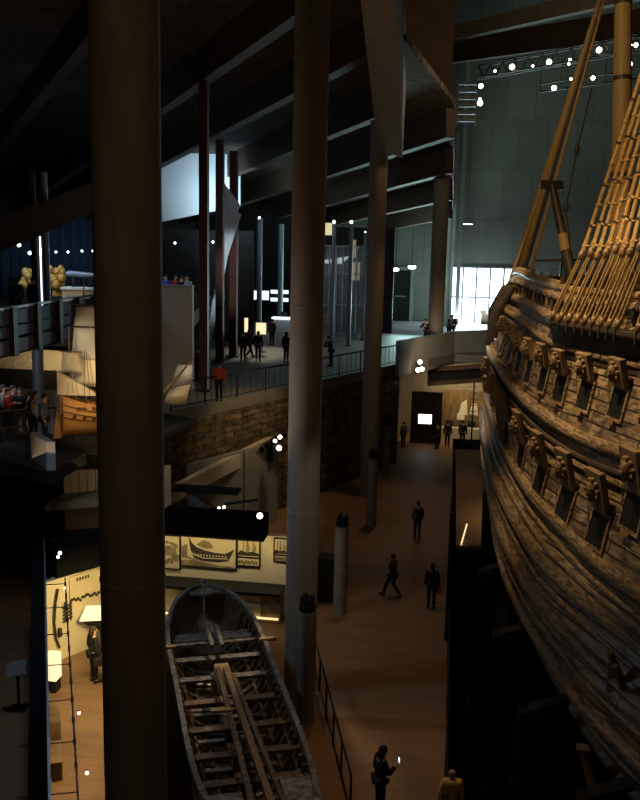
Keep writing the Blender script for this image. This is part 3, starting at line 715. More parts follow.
# lower information desk with prints
c = ay(222, 582, PY-.3)
t = thing('display_desk', 'long low display desk with dark prints below the ship drawings', 'display case', (-7.6, PY-.5, 0))
a, b = ay(163, 590, PY-.4), ay(282, 590, PY-.4)
MB().box(((a.x+b.x)/2, PY-.35, .55), (b.x-a.x, .6, 1.1)).build('body', 'paper_dark', t, bevel=.02)
MB().box(((a.x+b.x)/2, PY-.5, 1.17), (b.x-a.x+.1, .95, .06)).build('top', 'dark', t)
MB().box((a.x+.5, PY-.67, .6), (.9, .03, .75)).build('print', 'paper', t)
MB().box((a.x+2.4, PY-.67, .6), (2.3, .03, .75)).build('print', 'paper', t)
MB().box((b.x-.9, PY-.75, .22), (1.7, .08, .05)).build('light_strip', 'strip', t)
MB().box((a.x+.2, PY-.75, .12), (.8, .08, .05)).build('light_strip', 'strip', t)
MB().box(((a.x+b.x)/2+.3, PY-.95, .85), (3.3, .05, .05)).build('foot_rail', 'oldwood', t)
p = az(320, 602, 0)
t = thing('podium', 'dark box podium between the middle column and the second post', 'podium', (p.x+.1, p.y, 0))
MB().box((p.x+.1, p.y+.3, .8), (.75, .6, 1.6)).build('body', 'dark', t, bevel=.02)
MB().box((p.x+.1, p.y+.3, 1.63), (.85, .7, .06)).build('top', 'black', t)
# wall lamp on the fascia
spot_thing((-6.02, 28.3, 3.9), CAM, 'single round lamp glowing on the right end of the black fascia', r=.1, group='lamps of the exhibit rooms')
# diagonal panels at left
e = V((-.43, .9, 0)).normalized(); en = V((.9, .43, 0)).normalized()
Lw0 = V((-8.75, 17.96, 0)); 
q0 = Lw0-e*8; q1 = Lw0+e*10.0
struct(MB().prism([q0, q1, q1-en*.35, q0-en*.35], (0, 0, 3)).build('wall_exhibit_left', 'matte'))
for zz, l in ((3.02, 'long thin blue steel edge along the top of the dark exhibit wall'), (.06, 'long thin blue steel skirting along the foot of the dark exhibit wall')):
    tag(MB().bar(q0+V((0, 0, zz))+en*.03, q1+V((0, 0, zz))+en*.03, .05, .05).build('edge_rail', 'steel'), l, 'rail')
a, b = az(44, 666, 0), az(122, 636, 0)
dd = (b-a).normalized(); nn_ = V((dd.y, -dd.x, 0))
struct(MB().prism([a, b, b-nn_*.2, a-nn_*.2], (0, 0, 2.65)).build('wall_exhibit_back', 'panelw'))
# black header above it
h0, h1 = a+dd*.55+nn_*.0, b+nn_*.12+dd*.3
tag(MB().prism([h0+V((0, 0, 2.65)), h1+V((0, 0, 2.65)), h1-nn_*.4+V((0, 0, 2.65)), h0-nn_*.4+V((0, 0, 2.65))], (0, 0, 1.15)).build('header_box', 'matte'), 'black header box above the ivory exhibit wall at left', 'fascia')
def onwall(u, z, off=.02): return a+dd*u+nn_*off+V((0, 0, z))
wl = (b-a).length
t = thing('wall_picture', 'large pale print with dark ship shapes on the ivory wall at left', 'picture', onwall(1.35, 1.7))
bd = MB().prism([onwall(.95, 1.55), onwall(2.1, 1.55), onwall(2.1, 2.6), onwall(.95, 2.6)], nn_*.03).build('board', 'paper', t)
d = MB()
for k in range(14): d.ball(onwall(1.0+.075*k, 1.75+.12*random.random(), .06), .07, 6, 4, (1, .3, .8))
d.build('ink_shapes', 'ink', t)
d = MB()
for k in range(5): d.prism([onwall(1.2+.1*k, 2.4, .05), onwall(1.26+.1*k, 2.4, .05), onwall(1.26+.1*k, 2.5, .05), onwall(1.2+.1*k, 2.5, .05)], nn_*.01)
d.build('title_blocks', 'ink', t)
d = MB(); arc = [onwall(.52, 2.35, .08), onwall(.42, 1.9, .08), onwall(.36, 1.3, .08), onwall(.4, .8, .08), onwall(.52, .45, .08)]
t = thing('rib_outline', 'thin dark curved ship rib mounted on the ivory wall', 'display', arc[-1])
d.tube(arc, .03, 6).build('rib', 'ink', t)
MB().tube([onwall(.55, 1.05, .06), onwall(.56, .8, .06)], .07, 8).build('block', 'ink', t)
t = thing('grid_sign', 'dark lattice of small wooden slats fixed on the ivory wall', 'display', onwall(.85, 1.2))
for k in range(5): MB().prism([onwall(.68, 1.2+.11*k, .06), onwall(1.0, 1.3+.11*k, .06), onwall(1.0, 1.35+.11*k, .06), onwall(.68, 1.25+.11*k, .06)], nn_*.03).build('slat', 'ink', t)
for u in (.74, .94): MB().prism([onwall(u, 1.2, .05), onwall(u+.04, 1.2, .05), onwall(u+.04, 1.85, .05), onwall(u, 1.85, .05)], nn_*.02).build('upright', 'ink', t)
p = az(93, 620, 1.2)
t = thing('lit_lectern', 'lit slanting display lectern beside the standing exhibit visitor', 'lectern', (p.x+.1, p.y, 0))
MB().prism([p+V((-.35, -.2, 0)), p+V((.6, -.1, .1)), p+V((.6, .4, .35)), p+V((-.35, .3, .25))], (0, 0, .06)).build('top', 'warmbox', t)
MB().prism([p+V((-.35, -.2, 0)), p+V((.6, -.1, .1)), p+V((.3, .2, -.5))], (0, .3, 0)).build('bracket', 'dark', t)
MB().box((p.x+.25, p.y+.3, .4), (.25, .2, .8)).build('pedestal', 'dark', t)
p = az(53.5, 690, 0)
t = thing('lit_box', 'small white lit display box at the foot of the dark exhibit wall', 'lightbox', (p.x, p.y, 0))
MB().box((p.x, p.y, .75), (.35, .4, .75)).build('lit_panel', 'warmbox', t)
MB().box((p.x, p.y, .18), (.3, .35, .36)).build('plinth', 'dark', t)
for k, (x, y, l) in enumerate([(55, 730, 'brown bench box along the dark exhibit wall'), (56, 770, 'second brown bench box nearer along the dark exhibit wall')]):
    p = az(x, y, 0); tag(MB().box((p.x, p.y, .25), (.3, 1.0, .5), rotz(math.atan2(e.y, e.x)-PI/2)).build('bench_box', 'oldwood', bevel=.02), l, 'bench')
wa, wb = az(157, 640, 0), az(156, 830, 0)
wall('wall_light_block', (wa.x, wa.y), (wb.x, wb.y), 0, 2.2, .12, 'matte')  # unseen wall added to keep exhibit light off the boat floor
# track lights over the exhibit room
ta, tb = az(65, 578, 2.9), az(79, 815, 2.9)
t = thing('light_track', 'thin black lighting track with cross wires over the exhibit room', 'light track', ((ta+tb)/2))
MB().tube([ta, tb], .02, 6).build('rail', 'black', t)
for k in range(7):
    p = lerp(ta, tb, .04+.15*k); MB().tube([p, p+(-en)*1.05+e*.1], .012, 5).build('cross_wire', 'black', t)
for k in range(12):
    p = lerp(ta, tb, .03+.075*k); MB().tube([p, p-V((0, 0, .12))], .035, 6).build('lamp_head', 'black', t)
for i, (x, y, l, r) in enumerate([(60, 553, 'lit twin lamp at the header box of the exhibit room, upper', .05), (58, 557, 'lit twin lamp at the header box of the exhibit room, lower', .04), (79, 713, 'lit tiny lamp halfway along the light track', .03), (87, 773, 'lit tiny lamp near end of the light track', .03), (65, 588, 'lit tiny lamp at the far end of the light track', .03)]):
    spot_thing(az(x, y, 2.85 if i > 1 else 3.7), CAM, l, r=r, group='lamps of the exhibit rooms')
# sign stand at the far left
p = az(19, 708, 0)
t = thing('sign_stand', 'dark slanted sign stand on the floor at the far left', 'sign', p)
MB().cyl(p, .04, 1.1, 10).build('pole', 'black', t); MB().box(p+V((0, 0, .03)), (.4, .3, .05)).build('base', 'black', t)
MB().box(p+V((0, -.05, 1.2)), (.55, .06, .42), Matrix.Rotation(-.7, 3, 'X')@Matrix.Rotation(-.3, 3, 'Y')).build('panel', 'concrete_grey', t)
# partition panels and ramp in front of the stone wall
def quad_wall(pts, th, name, m, lab, cat):
    return tag(MB().prism(pts, th).build(name, m), lab, cat)
rA, rB = az(160, 492, 3.6), az(273, 441, 3.6)
dr = (rB-rA).normalized(); nr = V((-dr.y, dr.x, 0))
rA = rA-dr*1.5
tag(MB().prism([rA+V((0, 0, -.75)), rB+V((0, 0, -.45)), rB+V((0, 0, .2)), rA+V((0, 0, -.15))], nr*.3).build('ramp_parapet', 'plaster'), 'sloping pale concrete ramp parapet at the foot of the rough stone wall', 'parapet')
pa, pb = ay(187, 512, 35.0), ay(277, 497, 39.6)
za, zb_ = ay(185, 464, 35).z, ay(275, 441, 39.6).z; zm = za*.4+zb_*.6
t = thing('partition', 'grey partition of two tall panels with a sloped top below the ramp', 'partition', (pa.x, pa.y, 0))
ua, ub = V((pa.x, pa.y, 0)), V((pb.x, pb.y, 0))
um = lerp(ua, ub, .6)
MB().prism([ua, um, um+V((0, 0, zm)), ua+V((0, 0, za))], (0, .15, 0)).build('panel', 'concrete_grey', t)
MB().prism([um+V((.05, 0, 0)), ub, ub+V((0, 0, zb_)), um+V((.05, 0, zm))], (0, .15, 0)).build('panel', 'concrete_grey', t)
# dark equipment with lamps on top
t = thing('equipment_rail', 'black bar of small lamps on top of the grey partition', 'light track', (ub.x, ub.y, 3.4))
c0, c1 = ay(252, 452, rB.y-2.2), ay(288, 430, rB.y-1.4)
MB().tube([c0, c1], .05, 8).build('bar', 'black', t)
for k in range(6):
    q = lerp(c0, c1, .1+.16*k); MB().tube([q, q+V((.05, -.25, -.12))], [.1, .13], 10).build('lamp_head', 'black', t)
MB().box(lerp(c0, c1, .4)+V((0, .2, -.5)), (.5, .3, .8)).build('control_box', 'black', t)
for x, y, l, r, m in [(275, 441, 'warm lamp at left of the three over the partition', .08, 'lens'), (280, 437, 'warm lamp at right of the three over the partition', .09, 'lens'), (279, 448, 'cool blue lamp lowest of the three over the partition', .12, 'lens_cool')]:
    spot_thing(ay(x, y, rB.y-2.4), CAM, l, lens=m, r=r, group='lamps over the grey partition')
# blue lit machine on the fascia roof
p = ay(205, 503, 31)
t = thing('projector_rig', 'dark projector rig with blue lit plates on top of the black fascia', 'projector', (p.x, 31, 3.85))
MB().box((p.x, 31, 3.9), (2.6, .7, .1)).build('tray', 'dark', t)
MB().bar(ay(190, 492, 31), ay(201, 509, 30.6), .35, .08).build('blue_plate', 'steel', t)
MB().tube([ay(196, 495, 31), ay(215, 508, 31)], .04, 6).build('arm', 'black', t)
MB().tube([ay(225, 504, 31), ay(258, 500, 31)], .05, 6).build('arm', 'black', t)
spot_thing(ay(224, 507, 30.5), CAM, 'small lamp on the projector rig at its right side', r=.05, group='lamps over the grey partition')
spot_thing(ay(219, 508, 30.5), CAM, 'small lamp on the projector rig at its left side', r=.045, group='lamps over the grey partition')

# ------------------------------------------------------------------ the open longboat
BF, BN = V((-7.3, 26.0, 0)), V((-2.5, 14.2, 0))
bl = (BN-BF).length; bd = (BN-BF).normalized(); bn = V((-bd.y, bd.x, 0))
if bn.x < 0: bn = -bn
boat = thing('longboat', 'open wooden longboat with thwarts and ribs, tip toward the lit drawings', 'boat', (BF+BN)/2)
def half(s):   # s 0 far tip .. 1 near tip
    if s < .42: return (1.44-.1*s/.42)*(1-(1-s/.42)**4)**.5
    return 1.34*(1-((s-.42)/.62)**4.5)
def gz(s): return 1.75+.45*max(0, (.3-s)/.3)**2+.4*max(0, (s-.7)/.3)**2
def bpt(s, v, side, inset=0):  # v 0 gunwale .. 1 keel
    hw = max(half(s)-inset, .02); ang = v*PI/2
    keel = .35+.9*max(0, (.12-s)/.12)**2
    z = gz(s)-(gz(s)-keel-inset*.8)*math.sin(ang)**.9
    return BF+bd*(s*bl)+bn*(side*hw*math.cos(ang)**.75)+V((0, 0, z))
NSB = 56; ss = [(i/(NSB-1))**1.6*.989 for i in range(NSB)]
hb = MB()
for inset in (0, .07):
    rows = []
    for side, vs in ((-1, [i/9 for i in range(10)]), (1, [1-i/9 for i in range(10)])):
        for v in vs: rows.append([bpt(s, v, side, inset) for s in ss])
    hb.grid(rows)
hb.build('hull', 'boat', boat, smooth=True)
for side in (-1, 1):
    top = [bpt(s, 0, side, .03)+V((0, 0, .04)) for s in ss]; b_ = MB(); rows = [[], [], [], [], []]
    for k, p in enumerate(top):
        w = bn*side*min(1, k/6+.2)
        for q, (o, z) in enumerate(((-.06, -.05), (-.06, .06), (.06, .06), (.06, -.05), (-.06, -.05))): rows[q].append(p+w*o+V((0, 0, z)))
    b_.grid(rows); gw = b_.build('gunwale', 'gunwale', boat)
for i in range(30):
    s = .09+.03*i
    for side in (-1, 1):
        b_ = MB(); pts = [bpt(s+random.uniform(-.003, .003), v, side, .11) for v in (.06, .25, .45, .62, .78, .9, .99)]
        b_.tube(pts, .068, 6); b_.build('rib', 'boat', boat, smooth=True)
# inner stringers
for side in (-1, 1):
    for v in (.22, .5, .75): MB().tube([bpt(s, v, side, .13) for s in ss[10:-2]], .045, 6).build('stringer', 'boat', boat, smooth=True)
TH = [(.155, 'plank'), (.255, 't'), (.345, 't'), (.445, 'pale'), (.545, 't'), (.635, 't'), (.72, 't'), (.81, 'wide'), (.9, 't')]
for i, (s, k) in enumerate(TH):
    a, b = bpt(s, .16, -1, .06), bpt(s, .16, 1, .06); w = {'plank': .5, 'wide': .4}.get(k, .24)
    if k == 'plank':
        for u0, u1 in ((0, .475), (.525, 1)): MB().bar(lerp(a, b, u0), lerp(a, b, u1), w, .07).build('thwart', 'gunwale', boat, bevel=.015)
    elif k == 'pale':
        MB().bar(a, lerp(a, b, .44), w, .12).build('thwart', 'oldwood', boat, bevel=.015); MB().bar(lerp(a, b, .56), b, w, .12).build('thwart', 'oldwood', boat, bevel=.015)
    else: MB().bar(a, b, w, .09).build('thwart', 'gunwale' if i < 4 else 'boat', boat, bevel=.015)
for s0_, s1_ in ((.155, .2), ):
    for o in (-.14, .14): MB().bar(bpt(s0_, 1, 1)*0+BF+bd*(s0_*bl)+bn*o+V((0, 0, 1.75)), BF+bd*((s1_+.06)*bl)+bn*o+V((0, 0, 1.75)), .1, .1).build('carling', 'gunwale', boat)
a, b = bpt(.205, .1, -1, .02), bpt(.205, .1, 1, .02); MB().bar(a, b, .15, .1).build('thwart', 'gunwale', boat, bevel=.015)
for sd, l in ((-1, 'orange thole cleat'), (1, 'orange thole cleat')):
    p = bpt(.265, 0, sd); MB().bar(p-bn*sd*.2+V((0, 0, .12)), p+bn*sd*.3+V((0, 0, .12)), .13, .1).build('thole_cleat', 'boatlight', boat, bevel=.02)
# keelson timber, mast step and long oars/spars down the middle
c = lambda s, o, z: BF+bd*(s*bl)+bn*o+V((0, 0, z))
MB().bar(c(.33, -.02, 1.55), c(.42, .0, 1.5), .4, .3).build('mast_partner', 'boatlight', boat, bevel=.03)
MB().bar(c(.36, -.14, 1.72), c(.97, -.3, 1.95), .12, .12).build('long_spar', 'boat', boat); MB().bar(c(.36, .06, 1.72), c(.97, .12, 1.95), .14, .13).build('long_spar', 'oldwood', boat)
MB().bar(c(.38, .22, 1.66), c(.97, .42, 1.9), .1, .1).build('long_spar', 'boat', boat)
MB().bar(c(.545, -.62, 1.86), c(.548, -.15, 1.86), .16, .06).build('pale_repair', 'boatlight', boat); MB().bar(c(.3, 0, .55), c(.95, 0, .55), .35, .25).build('keelson', 'oldwood', boat)
for i, s in enumerate((.3, .48, .59, .68)): MB().box(c(s, -.1, .85), (.22, .5, .5), rotz(math.atan2(bd.y, bd.x)-PI/2)).build('floor_chock', 'oldwood', boat)
for i, (s, o) in enumerate(((.4, -.55), (.42, .5), (.5, -.6), (.5, .45), (.6, -.5), (.6, .5), (.7, -.3), (.38, -.6))): MB().bar(c(s, o-.38, .72), c(s+.004, o+.38, .72), .14, .08).build('bottom_board', 'gunwale', boat)
for s, o in ((.83, -.75), (.81, .85)): MB().box(c(s, o, 1.74), (.75, .9, .07), rotz(math.atan2(bd.y, bd.x)-PI/2)).build('side_bench', 'gunwale', boat, bevel=.015)
MB().bar(c(.006, 0, 2.0), c(-.004, 0, 2.45), .16, .2, up=bn).build('tip_post', 'gunwale', boat)
MB().prism([c(.004, -.1, 2.15), c(.03, -.5, 2.12), c(.05, 0, 2.13), c(.03, .5, 2.12), c(.004, .1, 2.15)], (0, 0, .07)).build('breast_hook', 'gunwale', boat)
for s in (.2, .5, .8):
    t = thing('boat_cradle', {.2: 'dark cradle under the longboat nearest its far tip', .5: 'dark cradle under the middle of the longboat', .8: 'dark cradle under the near half of the longboat'}[s], 'cradle', c(s, 0, 0), 0, 'cradles under the longboat')
    MB().bar(c(s, -1.0, .1), c(s, 1.0, .1), .2, .2).build('sleeper', 'black', t)
    for sd in (-1, 1): MB().bar(c(s, sd*.9, .1), c(s, sd*.75, .62), .15, .15, up=bd).build('upright', 'black', t)

# ================================================================== FAR END OF THE LOWER FLOOR
wall('wall_end', (-6, 61.5), (26, 61.5), -4, 5.5, .4, 'concrete')
wall('wall_end_side', (-6.2, 53), (-6.2, 61.5), 0, 5.5, .3, 'dark')
pb_ = [az(400, 341, 7.4), az(455, 331.5, 7.4), az(492, 330, 7.4)]
for i, (a, b) in enumerate(zip(pb_, pb_[1:])):
    d = (b-a).normalized(); n = V((-d.y, d.x, 0)); lo = 5.3
    if i: b = b+d*8
    A, B = V((a.x, a.y, lo)), V((b.x, b.y, lo))
    tag(MB().prism([A, B, B+n*.25, A+n*.25], (0, 0, 7.4-lo)).build('bridge_parapet', 'concrete_grey'), ['pale concrete bridge parapet, the slanting length left of the hall window', 'shadowed concrete bridge parapet under the bright hall window'][i], 'parapet')
bs = [V((p.x, p.y, 0)) for p in pb_]; bs[2] = bs[1]+(bs[2]-bs[1]).normalized()*6
slab('floor_bridge', [(p.x, p.y+.45) for p in bs]+[(p.x+.2, p.y+3) for p in bs[::-1]], 6.0, 6.6, 'floor_grey')
# beam with dark slot below the bridge
a, b = ay(428, 372, 56.8), ay(490, 366, 57.6)
t = thing('slot_beam', 'brown boxed beam with a dark slot under the concrete bridge', 'beam', a)
MB().bar(a+V((0, 0, .15)), b+V((1, 0, .15)), .3, .25).build('rail', 'fascia', t); MB().bar(a+V((0, 0, -.75)), b+V((1, 0, -.75)), .3, .25).build('rail', 'fascia', t)
MB().bar(a+V((0, .25, -.3)), b+V((1, .25, -.3)), .1, .8).build('slot', 'black', t)
# lit display at the end
a, b = ay(441, 441, 60.8), ay(492, 404, 60.8)
t = thing('lit_display', 'bright warm lit display wall at the far end of the lower floor', 'display', ((a.x+b.x)/2, 60.9, 0))
MB().box(((a.x+b.x)/2, 61, 1.7), (b.x-a.x, .3, 2.9)).build('back_panel', 'oldwood', t)
for k in range(4): MB().box((a.x+.5+.75*k, 60.75, .9+.5*(k % 2)), (.5, .2, .4)).build('exhibit_block', 'sailw' if k % 2 else 'dark', t)
for k in range(3): MB().prism([(a.x+1.1+.7*k, 60.8, 1.6), (a.x+1.7+.7*k, 60.8, 1.5), (a.x+1.6+.7*k, 60.8, 2.6-.3*k), (a.x+1.25+.7*k, 60.8, 2.3)], (0, .04, 0)).build('pale_print', 'sailw', t)
MB().box(((a.x+b.x)/2, 60.4, .35), (b.x-a.x, .6, .7)).build('shelf', 'plaster', t)
p = ay(471, 402, 59)
t = thing('mast_model', 'thin dark lattice mast standing before the lit display', 'mast', az(471, 446, 0))
q = az(471, 446, 0); MB().tube([q, q+V((0, 0, 4.2))], .05, 8).build('pole', 'black', t)
for k in range(7): MB().tube([q+V((-.25, 0, 1.5+.4*k)), q+V((.25, 0, 1.5+.4*k))], .025, 6).build('rung', 'black', t)
t = thing('video_screen', 'glowing white video screen in a dark booth at the far end', 'screen', az(425, 444, 0))
q = V(t.location)
MB().box(q+V((0, .4, 1.7)), (2.0, .3, 3.4)).build('booth', 'black', t)
c_ = ay(425, 419, q.y+.2); MB().box(c_, (.86, .08, .62)).build('display', 'tv', t)
MB().box(c_+V((0, .02, 0)), (.98, .08, .74)).build('bezel', 'black', t)
# lamps cluster on stone wall
for x, y, l in [(420, 362, 'upper lamp of the three lamp cluster beside the bridge end'), (418, 370, 'left lamp of the three lamp cluster beside the bridge end'), (422, 369, 'right lamp of the three lamp cluster beside the bridge end')]:
    spot_thing(ay(x, y, 53), CAM, l, r=.13, group='lamp cluster beside the bridge')

# ================================================================== MIDDLE LEVEL
railing([tuple(V((*EDGE[0], 6))+V((.1, .4, 0))), tuple(V((*EDGE[1], 6))+V((-.1, -.1, 0)))], 1.1, 'long dark railing along the top of the rough stone wall', bal=.45, step=2.2, r=.04, post=.03)
# model ship platform
pA = az(52, 446, 6)
tag(MB().prism([(-13.3, 27.9, 5.75), (-10.2, 27.9, 5.75), (-9.9, 33.5, 5.75), (-11.3, 34.3, 5.75), (-13.3, 34.3, 5.75)], (0, 0, .26)).build('model_platform', 'dark', bevel=.03), 'grey platform carrying the orange model ship', 'platform')
# model ship
ms = thing('model_ship', 'varnished orange model of a warship with cream sails', 'model ship', (-11.5, 30.0, 6.02))
A, B = V((-13.2, 28.9, 6.12)), V((-10.3, 31.0, 6.12)); md = (B-A).normalized(); mn = V((md.y, -md.x, 0)); ml = (B-A).length
def mp(s, side, z): 
    hw = .62*(1-max(0, (s-.55)/.45)**2.2)*(1-.25*max(0, (.2-s)/.2))
    k = min(1, max(0, (z/.75)))**.45; top = 1.0-.12*max(0, (z-.8))
    return A+md*(s*ml)+mn*(side*hw*k*top)+V((0, 0, z))
hm_ = MB(); S_ = [i/24 for i in range(25)]
def mz(s): return 1.05+.42*max(0, (.35-s)/.35)**1.3+.28*max(0, (s-.75)/.25)
rows = []
for side, seq in ((-1, range(10)), (1, range(9, -1, -1))):
    for j in seq:
        rows.append([mp(s, side, mz(s)*(1-j/9)+.01) for s in S_])
hm_.grid(rows); st = [r[0] for r in rows]; hm_.add(st, [list(range(len(st)))]); hl = hm_.build('hull', 'model', ms, smooth=True)
MB().grid([[mp(s, -1, mz(s)*.88) for s in S_], [mp(s, 1, mz(s)*.88) for s in S_]]).build('deck', 'model', ms)
for side in (-1, 1):
    for zf in (.5, .64, .8): MB().tube([mp(s, side, mz(s)*zf)+mn*side*.015 for s in S_[:-1]], .02, 5).build('wale', 'model_dark', ms)
for k in range(9):
    p = mp(.1+.09*k, 1, mz(.1+.09*k)*.57); MB().box(p+mn*.015, (.09, .09, .09)).build('gun_port', 'model_dark', ms)
for u in (.12, .26): MB().bar(mp(u, 1, 1.02)+mn*.03, mp(u+.09, 1, 1.0)+mn*.03, .07, .1).build('quarter_gallery', 'model_dark', ms)
MB().prism([mp(0, 0, .05)+V((0, 0, -.1)), mp(0, 0, 1.0), mp(0, 0, 1.0)-md*.12, mp(0, 0, -.1)-md*.3], mn*.06).build('rudder', 'model', ms)
MB().box(mp(0, 0, 1.15)-md*.05, (.1, .8, .6), rotz(math.atan2(md.y, md.x))).build('stern_carving', 'gold', ms)
MB().bar(A+md*.4+V((0, 0, -.08)), B-md*.6+V((0, 0, -.08)), .2, .2).build('keel_block', 'darkwood', ms)
MASTS = [(.1, 3.0), (.25, 4.7), (.72, 4.2)]
yd = (md*.8+mn*.6).normalized(); yb = V((-yd.y, yd.x, 0))
for s, h in MASTS:
    p = mp(s, 0, .8); MB().tube([p, p+V((0, 0, h*.55)), p+V((0, 0, h))], [.05, .04, .02], 8).build('mast', 'oldwood', ms, smooth=True)
def sail(c, w, h, m, name='sail', bulge=.22, taper=.8, tri=False):
    rows = []
    for j in range(7):
        v = j/6; r = []
        for i in range(7):
            u = i/6-.5; ww = w*(taper+(1-taper)*(1-v)); r.append(V(c)+yd*(u*ww)+V((0, 0, -h/2+v*h))-yb*(bulge*math.cos(u*PI)*math.sin(PI*(.15+v*.7))))
        rows.append(r)
    b = MB(); b.grid(rows); o = b.build(name, m, ms, smooth=True); so = o.modifiers.new('thick', 'SOLIDIFY'); so.thickness = .012
    top = rows[-1]; MB().tube([top[0]-yd*.08+V((0, 0, .02)), top[-1]+yd*.08+V((0, 0, .02))], .025, 6).build('yard', 'oldwood', o)
for (s, zc, w, h, m) in [(.1, 2.55, .8, .7, 'sail'), (.25, 2.2, 1.35, 1.0, 'sail'), (.25, 3.15, 1.15, 1.15, 'sailw'), (.25, 4.15, .95, .72, 'sailw'), (.72, 2.2, 1.2, 1.0, 'sail'), (.72, 3.2, 1.0, .8, 'sailw')]:
    sail(mp(s, 0, 0)+V((0, 0, zc))+md*.06, w, h, m)
# lateen mizzen
p = mp(.1, 0, 0)
a, b, c2 = p+V((0, 0, 2.35))-md*.5, p+V((0, 0, 1.35))+md*1.0, p+V((0, 0, 1.5))-md*.5
lt_ = MB().prism([a+mn*.25, b+mn*.25, c2+mn*.25], mn*.015).build('lateen_sail', 'sail', ms); MB().tube([a+mn*.24-md*.1, b+mn*.24+md*.1], .03, 6).build('yard', 'oldwood', lt_)
# bowsprit and spritsails
q0_ = mp(1, 0, 1.2); q1_ = ay(194, 358, 32.2)
MB().tube([q0_-md*.4, q0_, q1_], [.06, .055, .03], 8).build('bowsprit', 'oldwood', ms)
for nm, pts, m in [('sprit_sail', [(178, 365), (193, 365), (192, 383), (172, 386)], 'sailw'), ('sprit_sail', [(171, 388), (191, 384), (186, 404), (163, 404)], 'sail')]:
    P4 = [ay(x, y, 32.0) for x, y in pts]; ctr = sum(P4, V())/4+V((0, -.25, 0)); r1 = [P4[0], lerp(P4[0], P4[1], .5)+V((0, -.08, 0)), P4[1]]; r3 = [P4[3], lerp(P4[3], P4[2], .5)+V((0, -.08, 0)), P4[2]]
    r2 = [lerp(P4[0], P4[3], .5)+V((0, -.12, 0)), ctr, lerp(P4[1], P4[2], .5)+V((0, -.12, 0))]
    o = MB().grid([r1, r2, r3]).build(nm, m, ms, smooth=True); so = o.modifiers.new('thick', 'SOLIDIFY'); so.thickness = .015
    MB().tube([P4[0], P4[1]], .03, 6).build('yard', 'oldwood', o)
for (u, h) in MASTS:
    for side in (-1, 1):
        for k in (-.1, 0, .1): MB().tube([mp(min(u+k*.6, .95), side, mz(u)*.95), mp(u, 0, .8)+V((0, 0, h*.62))], .008, 4).build('shroud', 'darkwood', ms)
# parapet, railings at left
a, b = az(30, 432, 6.8), az(46, 442, 6.8)
tag(MB().prism([(a.x, a.y, 5.9), (b.x, b.y, 5.9), (b.x+.25, b.y+.1, 5.9), (a.x+.25, a.y+.1, 5.9)], (0, 0, .9)).build('stair_parapet', 'concrete_grey', bevel=.02), 'pale concrete stair parapet end below the crowd at left', 'parapet')
a2 = az(-12, 445, 6.9)
railing([(a2.x-3, a2.y-.6, 5.9), (a.x-.1, a.y, 5.9)], 1.1, 'dark baluster railing left of the concrete stair parapet', bal=.16, step=2)
railing([(a2.x-3, a2.y+2.6, 6), (a.x-.3, a.y+2.6, 6)], 1.1, 'dark baluster railing in front of the crowd by the model ship', bal=.16, step=2)
slab('floor_stair', [(-30, 24.2), (a.x-.3, a.y-.5), (b.x+.2, b.y-.2), (b.x+.2, 27.6), (-13.4, 29.6), (-30, 29.6)], 5.5, 5.9, 'dark')
a3, b3 = az(58, 505, 4.3), az(100, 494, 4.3)
railing([tuple(a3), tuple(b3)], 1.35, 'dark stair railing with upright bars under the model platform', bal=.3, step=3, r=.03)
wall('wall_stair', (a3.x-.5, a3.y+1.6), (b3.x+2, b3.y+1.6), 2.9, 5.0, .2, 'plaster')
tag(MB().prism([(a3.x-.4, a3.y-.1, 4.1), (b3.x+1.5, b3.y-.2, 4.1), (b3.x+1.5, b3.y+1.3, 4.1), (a3.x-.4, a3.y+1.3, 4.1)], (0, 0, .2)).build('stair_landing', 'floor_grey'), 'grey stair landing behind the bars under the model platform', 'landing')
# low lit display panel behind crowd
a, b = ay(-6, 367, 38), ay(92, 367, 38)
t = thing('wall_display', 'tan lit frieze of figures on the back wall above the crowd', 'display', ((a.x+b.x)/2, 38, 7.4))
zt = ay(40, 350, 38).z; zb = ay(40, 370, 38).z
MB().box(((a.x+b.x)/2, 38.1, (zt+zb)/2), (b.x-a.x+3, .15, zt-zb)).build('panel', 'paper', t)
for k in range(26): MB().ball((a.x+random.random()*2.2, 38, zb+.1+random.random()*(zt-zb-.3)), .06, 6, 4, (1.2, .3, .8)).build('pale_figure', 'sail', t)
wall('wall_mid_back', (-40, 38.3), (-14.2, 38.3), 6, 8.8, .2, 'dark')
# balcony
b0, b1 = az(-12, 311, 10.6), az(94, 295, 10.6)
bdv = (b1-b0).normalized(); b0 = b0-bdv*4
t = thing('balcony_front', 'slate blue panelled balcony front with dark posts at left', 'balcony', b0)
Lb = (b1-b0).length; nP = 7
for k in range(nP):
    u0, u1 = b0+bdv*(Lb*k/nP+.12), b0+bdv*(Lb*(k+1)/nP-.12)
    for z0, z1 in ((-.95, -.62), (-.55, -.1), (-1.5, -1.05)):
        MB().bar(u0+V((0, 0, (z0+z1)/2)), u1+V((0, 0, (z0+z1)/2)), .08, z1-z0).build('panel', 'balcony', t)
for k in range(nP+1): MB().box(b0+bdv*(Lb*k/nP)+V((.06, -.06, -.78)), (.3, .3, 1.6)).build('post', 'black', t)
MB().bar(b0, b1, .16, .08).build('handrail', 'steel', t)
struct(MB().prism([V((b0.x, b0.y, 9.02)), V((b1.x, b1.y, 9.02)), V((-40, b1.y+.2, 9.02)), V((-40, b0.y, 9.02))], (0, 0, .48)).build('floor_balcony', 'dark'))
